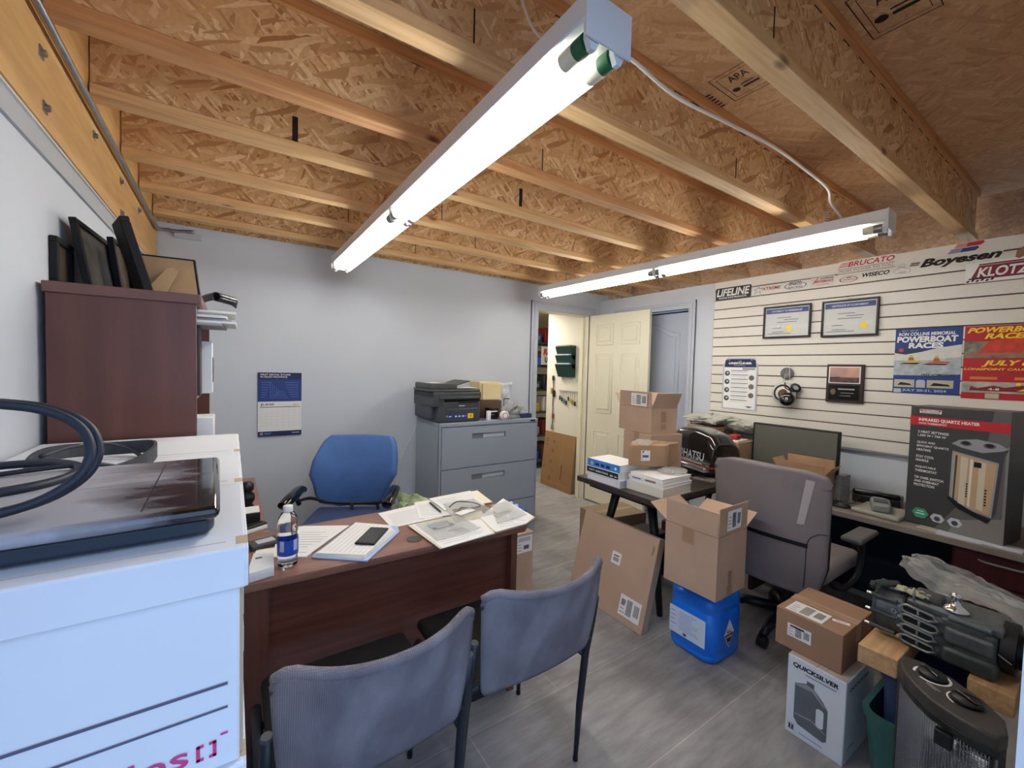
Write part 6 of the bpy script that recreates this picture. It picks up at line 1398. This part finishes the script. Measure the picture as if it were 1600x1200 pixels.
b = MB(); Y(2.07, .585, .165, .198, .080, BLACK, 36); Y(2.07, .585, .150, .165, .055, BLACK, 30); Y(2.07, .585, .140, .150, .074, BLACK, 36); b.tube([(1.99, .20, .585), (1.978, .17, .573)], .002, MGREY, 6); b.build('pulley', gb, True)
b = MB(); b.shell(lambda u, v: (2.01+.05*u, .455-.09*v, .672+.012*mnoise.noise((u*5, v*7, 1))), 8, 12, .003, mat('gasket_scrap', (176, 170, 140), .8), False); b.build('gasket_scrap', gb, True)
b = MB()
PB = mat('polythene', (226, 228, 226), .08, trans=.3, ior=1.3, alpha=.26, spec=1.0)
top = [(.0, .49, .725), (.15, .44, .735), (.3, .385, .725), (.5, .30, .712), (.7, .215, .69), (1.0, .09, .655)]
def lerp(tab, u):
    for i in range(len(tab)-1):
        if tab[i][0] <= u <= tab[i+1][0]+1e-9:
            a = (u-tab[i][0])/(tab[i+1][0]-tab[i][0]); return [tab[i][k]*(1-a)+tab[i+1][k]*a for k in (1, 2)]
    return list(tab[-1][1:])
bot = [(.0, .485, .705), (.15, .44, .675), (.3, .385, .640), (.5, .30, .652), (.7, .215, .645), (1.0, .09, .545)]
def pbag(u, v):
    t_, q = lerp(top, u), lerp(bot, u)
    nz = mnoise.noise((u*9, v*5, 3.3)); n2_ = mnoise.noise((u*22, v*14, 7.7))
    return (2.235-.05*v+.035*math.sin(PI*v)*(1+nz)+.018*nz+.008*n2_, t_[0]*(1-v)+q[0]*v, t_[1]*(1-v)+q[1]*v+.010*nz+.004*n2_)
b.shell(pbag, 60, 30, .0012, PB, False); b.shell(lambda u, v: (pbag(u, v)[0]+.09-.03*v, pbag(u, v)[1]-.01, pbag(u, v)[2]+.012*math.sin(6*u)-.01), 40, 20, .0012, PB, False)
tag(b.build('plastic_sheet'), 'clear crinkled plastic sheet thrown over the cast engine block', 'plastic sheet')
# the black quartz heater in front
ht = thing('quartz_heater', 'black quartz heater with two dials and a wire grille beside the timber blocks', 'heater', (1.69, .25, 0))
fro = [(1.757, .378), (1.700, .352), (1.655, .318), (1.620, .280), (1.598, .235), (1.587, .190), (1.585, .150)]
bak = [(1.622, .135), (1.690, .148), (1.745, .195), (1.792, .265), (1.812, .330), (1.800, .372)]
HB_ = mat('heater_black', (34, 33, 32), .45, bump=.1, bs=200); HT = mat('heater_top', (58, 55, 52), .5, bump=.08, bs=260)
cxy = Vector((1.69, .25))
def ins(pts, k): return [((p[0]-cxy.x)*k+cxy.x, (p[1]-cxy.y)*k+cxy.y) for p in pts]
b = MB(); b.prism(ins(fro+bak, 1.0), .510, .548, HT, .007, 3); b.prism(ins(fro+bak, .985), .490, .512, HB_, .003); b.build('control_top', ht, True)
b = MB(); b.prism(ins([fro[0]]+[(1.740, .330), (1.64, .19), (1.615, .14)]+bak, .96), .03, .495, HB_, .003)
b.prism(ins(fro[:1]+[(1.742, .372), (1.742, .345)]+bak[-1:], .98), .03, .495, HB_); b.prism([(1.585, .155), (1.600, .165), (1.64, .16), (1.63, .138)], .03, .495, HB_); b.build('body', ht, True)
b = MB(); b.prism(ins(fro+bak, .97), .0, .032, HB_, .006); b.build('foot_plinth', ht, True)
REF = mat('heater_reflector', (140, 146, 156), .3, .9)
b = MB(); P_ = [Vector((p[0]+.012, p[1]-.002, 0)) for p in fro]
b.shell(lambda u, v: tuple(Vector(smooth([(p.x+.030*math.sin(PI*i/6), p.y, 0) for i, p in enumerate(P_)], 4)[int(round(u*24))])+Vector((0, 0, .05+.435*v))), 24, 2, .003, REF); b.build('reflector', ht, True)
fs_ = smooth([(p[0]+.004, p[1]-.003, 0) for p in fro], 7)
WIR = mat('grille_wire', (120, 124, 134), .3, .8)
b = MB()
for p in fs_[1:-1]: b.tube([(p[0], p[1], .045), (p[0], p[1], .490)], .0011, WIR, 4)
for k in range(62): z = .05+.0071*k; b.tube([(p[0]-.0012, p[1], z) for p in fs_[::3]], .0010, WIR, 4)
b.build('wire_grille', ht, True)
b = MB(); b.box(1.588, 1.612, .226, .262, .448, .490, BLACK, .004); b.build('guard_latch', ht, True)
for k, (x, y, ang, lbx) in enumerate(((1.745, .298, .7, 'dial with a full white ring'), (1.688, .218, 1.0, 'dial with a partial white scale'))):
    b = MB(); b.lathe([(0, .0), (.032, 0), (.032, .010), (.029, .013), (0, .013)], BLACK, 28, (x, y, .548)); b.push(T(x, y, .561) @ RZ(ang)); b.box(-.027, .027, -.005, .005, 0, .006, GLOSS, .003); b.pop(); o = b.build('dial', ht, True); lab(o, lbx)
    b = MB(T(x, y, .5488)); n = 30 if k == 0 else 14; a0 = 2.6 if k == 0 else .6; a1_ = a0+(5.6 if k == 0 else 2.0)
    o_ = [(math.cos(a0+(a1_-a0)*q/n), math.sin(a0+(a1_-a0)*q/n)) for q in range(n+1)]
    ro, ri = (.042, .036) if k == 0 else (.040, .0365)
    b.add([(c*ro, s*ro, 0) for c, s in o_]+[(c*ri, s*ri, 0) for c, s in o_], [(q, q+1, n+2+q, n+1+q) for q in range(n)], PAPER); b.build('dial_ring', ht, True)
b = MB(T(1.688, .285, .5488) @ RZ(-2.2)); b.rect(-.02, .02, 0, .002, PAPERB, 0); b.rect(-.015, .015, -.006, -.004, PAPERB, 0); b.build('printed_marks', ht, True)
# dark clutter on the floor below the side desk
b = MB(); b.tube(smooth([(2.98, 1.0, .006), (2.85, .95, .006), (2.75, .88, .006), (2.9, .78, .006), (3.05, .86, .006), (3.1, .7, .006), (2.9, .6, .006)]), .005, BLACK, 6); tag(b.build('power_cable'), 'black power cable tangled on the floor under the side desk', 'cable')

# ================================================================== seen through the open doorway
fm = thing('file_pocket', 'dark green wall file pocket on the passage wall through the doorway', 'file holder', (3.30, 3.75, 1.35))
GF = mat('dark_green_plastic', (18, 58, 58), .45)
M = panel((3.318, 3.885, 1.35), (0, -1, 0), (0, 0, 1))
b = MB(M); b.box(.0, .26, 0, .37, 0, .012, GF, .003); b.build('back_plate', fm, True)
for k in range(3):
    b = MB(M); z = .0+.105*k
    b.push(T(0, z, 0)); vs = [(.0, 0, .01), (.26, 0, .01), (.26, 0, .045), (.0, 0, .045), (-.0, .15, .012), (.26, .15, .012), (.26, .15, .10), (.0, .15, .10)]
    b.add(vs, [(0, 1, 2, 3), (3, 2, 6, 7), (0, 3, 7, 4), (1, 5, 6, 2), (0, 4, 5, 1), (4, 7, 6, 5)], GF); b.box(.01, .25, .149, .165, .02, .095, PAPERB if k < 2 else mat('grey_sheet', (150, 148, 130), .7), .001, 1); b.pop(); o = b.build('pocket', fm, True)
b = MB(panel((3.316, 3.905, 1.18), (0, -1, 0), (0, 0, 1))); b.box(0, .40, 0, .018, 0, .012, mat('key_rail', (196, 192, 180), .5), .002); tag(b.build('key_rail'), 'cream key rail on the passage wall below the green file pocket', 'rail')
kc = [((32, 40, 60), 'navy'), ((30, 30, 32), 'black'), ((70, 120, 150), 'pale blue'), ((36, 36, 38), 'charcoal'), ((60, 60, 62), 'grey'), ((196, 176, 60), 'yellow'), ((150, 140, 60), 'olive'), ((44, 40, 36), 'dark brown'), ((206, 206, 110), 'lime'), ((30, 34, 30), 'dark green')]
for k, (c, nm) in enumerate(kc):
    y = 3.87-.038*k; t = thing('key_set', nm+' tagged key set hanging on the cream key rail', 'keys', (3.305, y, 1.16), group='key sets on the passage rail')
    l_ = .06+.05*((k*5) % 4)/3
    b = MB(); b.tube([(3.305, y, 1.185), (3.303, y+.004, 1.16), (3.304, y, 1.175-l_)], .0025, MGREY, 6); b.build('key_ring', t, True)
    b = MB(); b.box(3.298, 3.308, y-.012, y+.012, 1.13-l_, 1.18-l_, mat('tag_'+nm.replace(' ', '_'), c, .5), .003); b.build('key_tag', t, True)
t = thing('lanyard', 'dark lanyard with hanging tags by the shelves through the doorway', 'lanyard', (3.31, 4.0, 1.2))
b = MB(); b.tube(smooth([(3.31, 4.02, 1.32), (3.305, 4.0, 1.22), (3.31, 4.01, 1.05), (3.305, 4.0, .90), (3.31, 4.01, .75)]), .006, mat('lanyard_red', (110, 60, 50), .7), 6); b.build('strap', t, True)
for (y, z, c, s) in ((4.01, 1.33, BLACK, .03), (4.03, 1.17, mat('tag_mustard', (150, 130, 40), .5), .035), (3.99, 1.14, BLACK, .04), (4.0, .86, mat('tag_rust', (130, 60, 40), .6), .03), (4.01, .72, MGREY, .03)):
    b = MB(); b.box(3.300, 3.312, y-s*.5, y+s*.5, z-s, z+s, c, .003); b.build('tag', t, True)
pk = thing('flat_packed_box', 'tall flat brown carton leaning on the passage wall beyond the doorway', 'box', (3.26, 3.8, 0))
MM = panel((3.245, 4.14, .002), (-.02, -1, 0), (.10, 0, 1)); b = MB(MM); b.box(0, .58, 0, .665, -.035, 0, mat('brown_flat_carton', (150, 116, 80), .8, var=.05), .002, 1); b.build('carton', pk, True)
b = MB(MM @ T(0, 0, .0008)); b.rect(.36, .364, 0, .66, CARD2, 0); b.rect(.02, .54, .06, .064, CARD2, 0)
for (x, y, r) in ((.07, .56, .02), (.06, .50, .008), (.20, .55, .018), (.19, .44, .02), (.17, .30, .02), (.17, .10, .022), (.05, .23, .010), (.22, .20, .010)): b.disc(x, y, r, mat('carton_print', (96, 70, 50), .8), .0002, 14, rin=r*.55)
b.rect(.37, .385, .12, .30, mat('carton_print', (96, 70, 50)), 0); b.build('printed_marks', pk, True)
# shelving in the store room beyond
sv = thing('storage_rack', 'dark storage rack crowded with parts, seen through the doorway gap', 'shelving', (3.9, 4.9, 0))
for (x, y) in ((3.50, 4.75), (4.45, 4.75), (3.50, 5.2), (4.45, 5.2)):
    b = MB(); b.box(x-.02, x+.02, y-.02, y+.02, 0, 2.1, BLACKM); b.build('upright', sv, True)
levels = (.12, .48, .82, 1.14, 1.48, 1.82)
for z in levels:
    b = MB(); b.box(3.48, 4.47, 4.74, 5.22, z-.02, z, mat('rack_shelf', (70, 66, 62), .6)); b.build('shelf', sv, True)
pal = [((52, 96, 170), 'blue'), ((36, 36, 38), 'black'), ((170, 166, 160), 'pale grey'), ((90, 66, 50), 'brown'), ((190, 160, 50), 'yellow'), ((120, 34, 36), 'red'), ((60, 64, 68), 'charcoal'), ((200, 196, 188), 'white')]
seq = [(5, 0, 'blue bin on the rack top shelf'), ]
q = 0
rows = ['bottom', 'second', 'third', 'fourth', 'fifth', 'top']
for li, z in enumerate(levels):
    x = 3.55
    for k in range(3):
        c, nm = pal[(q*3+li) % 8] if not (li == 5 and k == 0) else pal[0]
        wd = .15+.05*((q*7) % 3); hh = .12+.05*((q*5) % 3)
        b = MB(T(x, 4.77, z+.0005) @ RZ(.04*((q % 3)-1))); b.box(0, wd, 0, .28, 0, hh, mat('stock_'+nm.replace(' ', '_'), c, .6), .012, 2)
        if q % 2: b.cyl((wd/2, -.02, hh*.5), (wd/2, -.0, hh*.5), .03, MGREY, n=14)
        tag(b.build('stock_bin'), '%s stock bin, %s along the %s rack shelf past the doorway' % (nm, ['first', 'second', 'third'][k], rows[li]), 'bin', 'stock bins on the far rack'); x += wd+.07; q += 1
b = MB(front(3.66, 4.72, 1.50)); b.box(0, .28, 0, .26, 0, .004, mat('sign_white', (220, 216, 210), .5)); b.text('RA', .03, .14, .14, .09, mat('sign_red', (200, 60, 40), .5), .005, .05, .2); b.text('UTV', .06, .03, .15, .08, INK, .005, .05); tag(b.build('shop_sign'), 'white sign with red and black letters hanging on the far rack', 'sign')
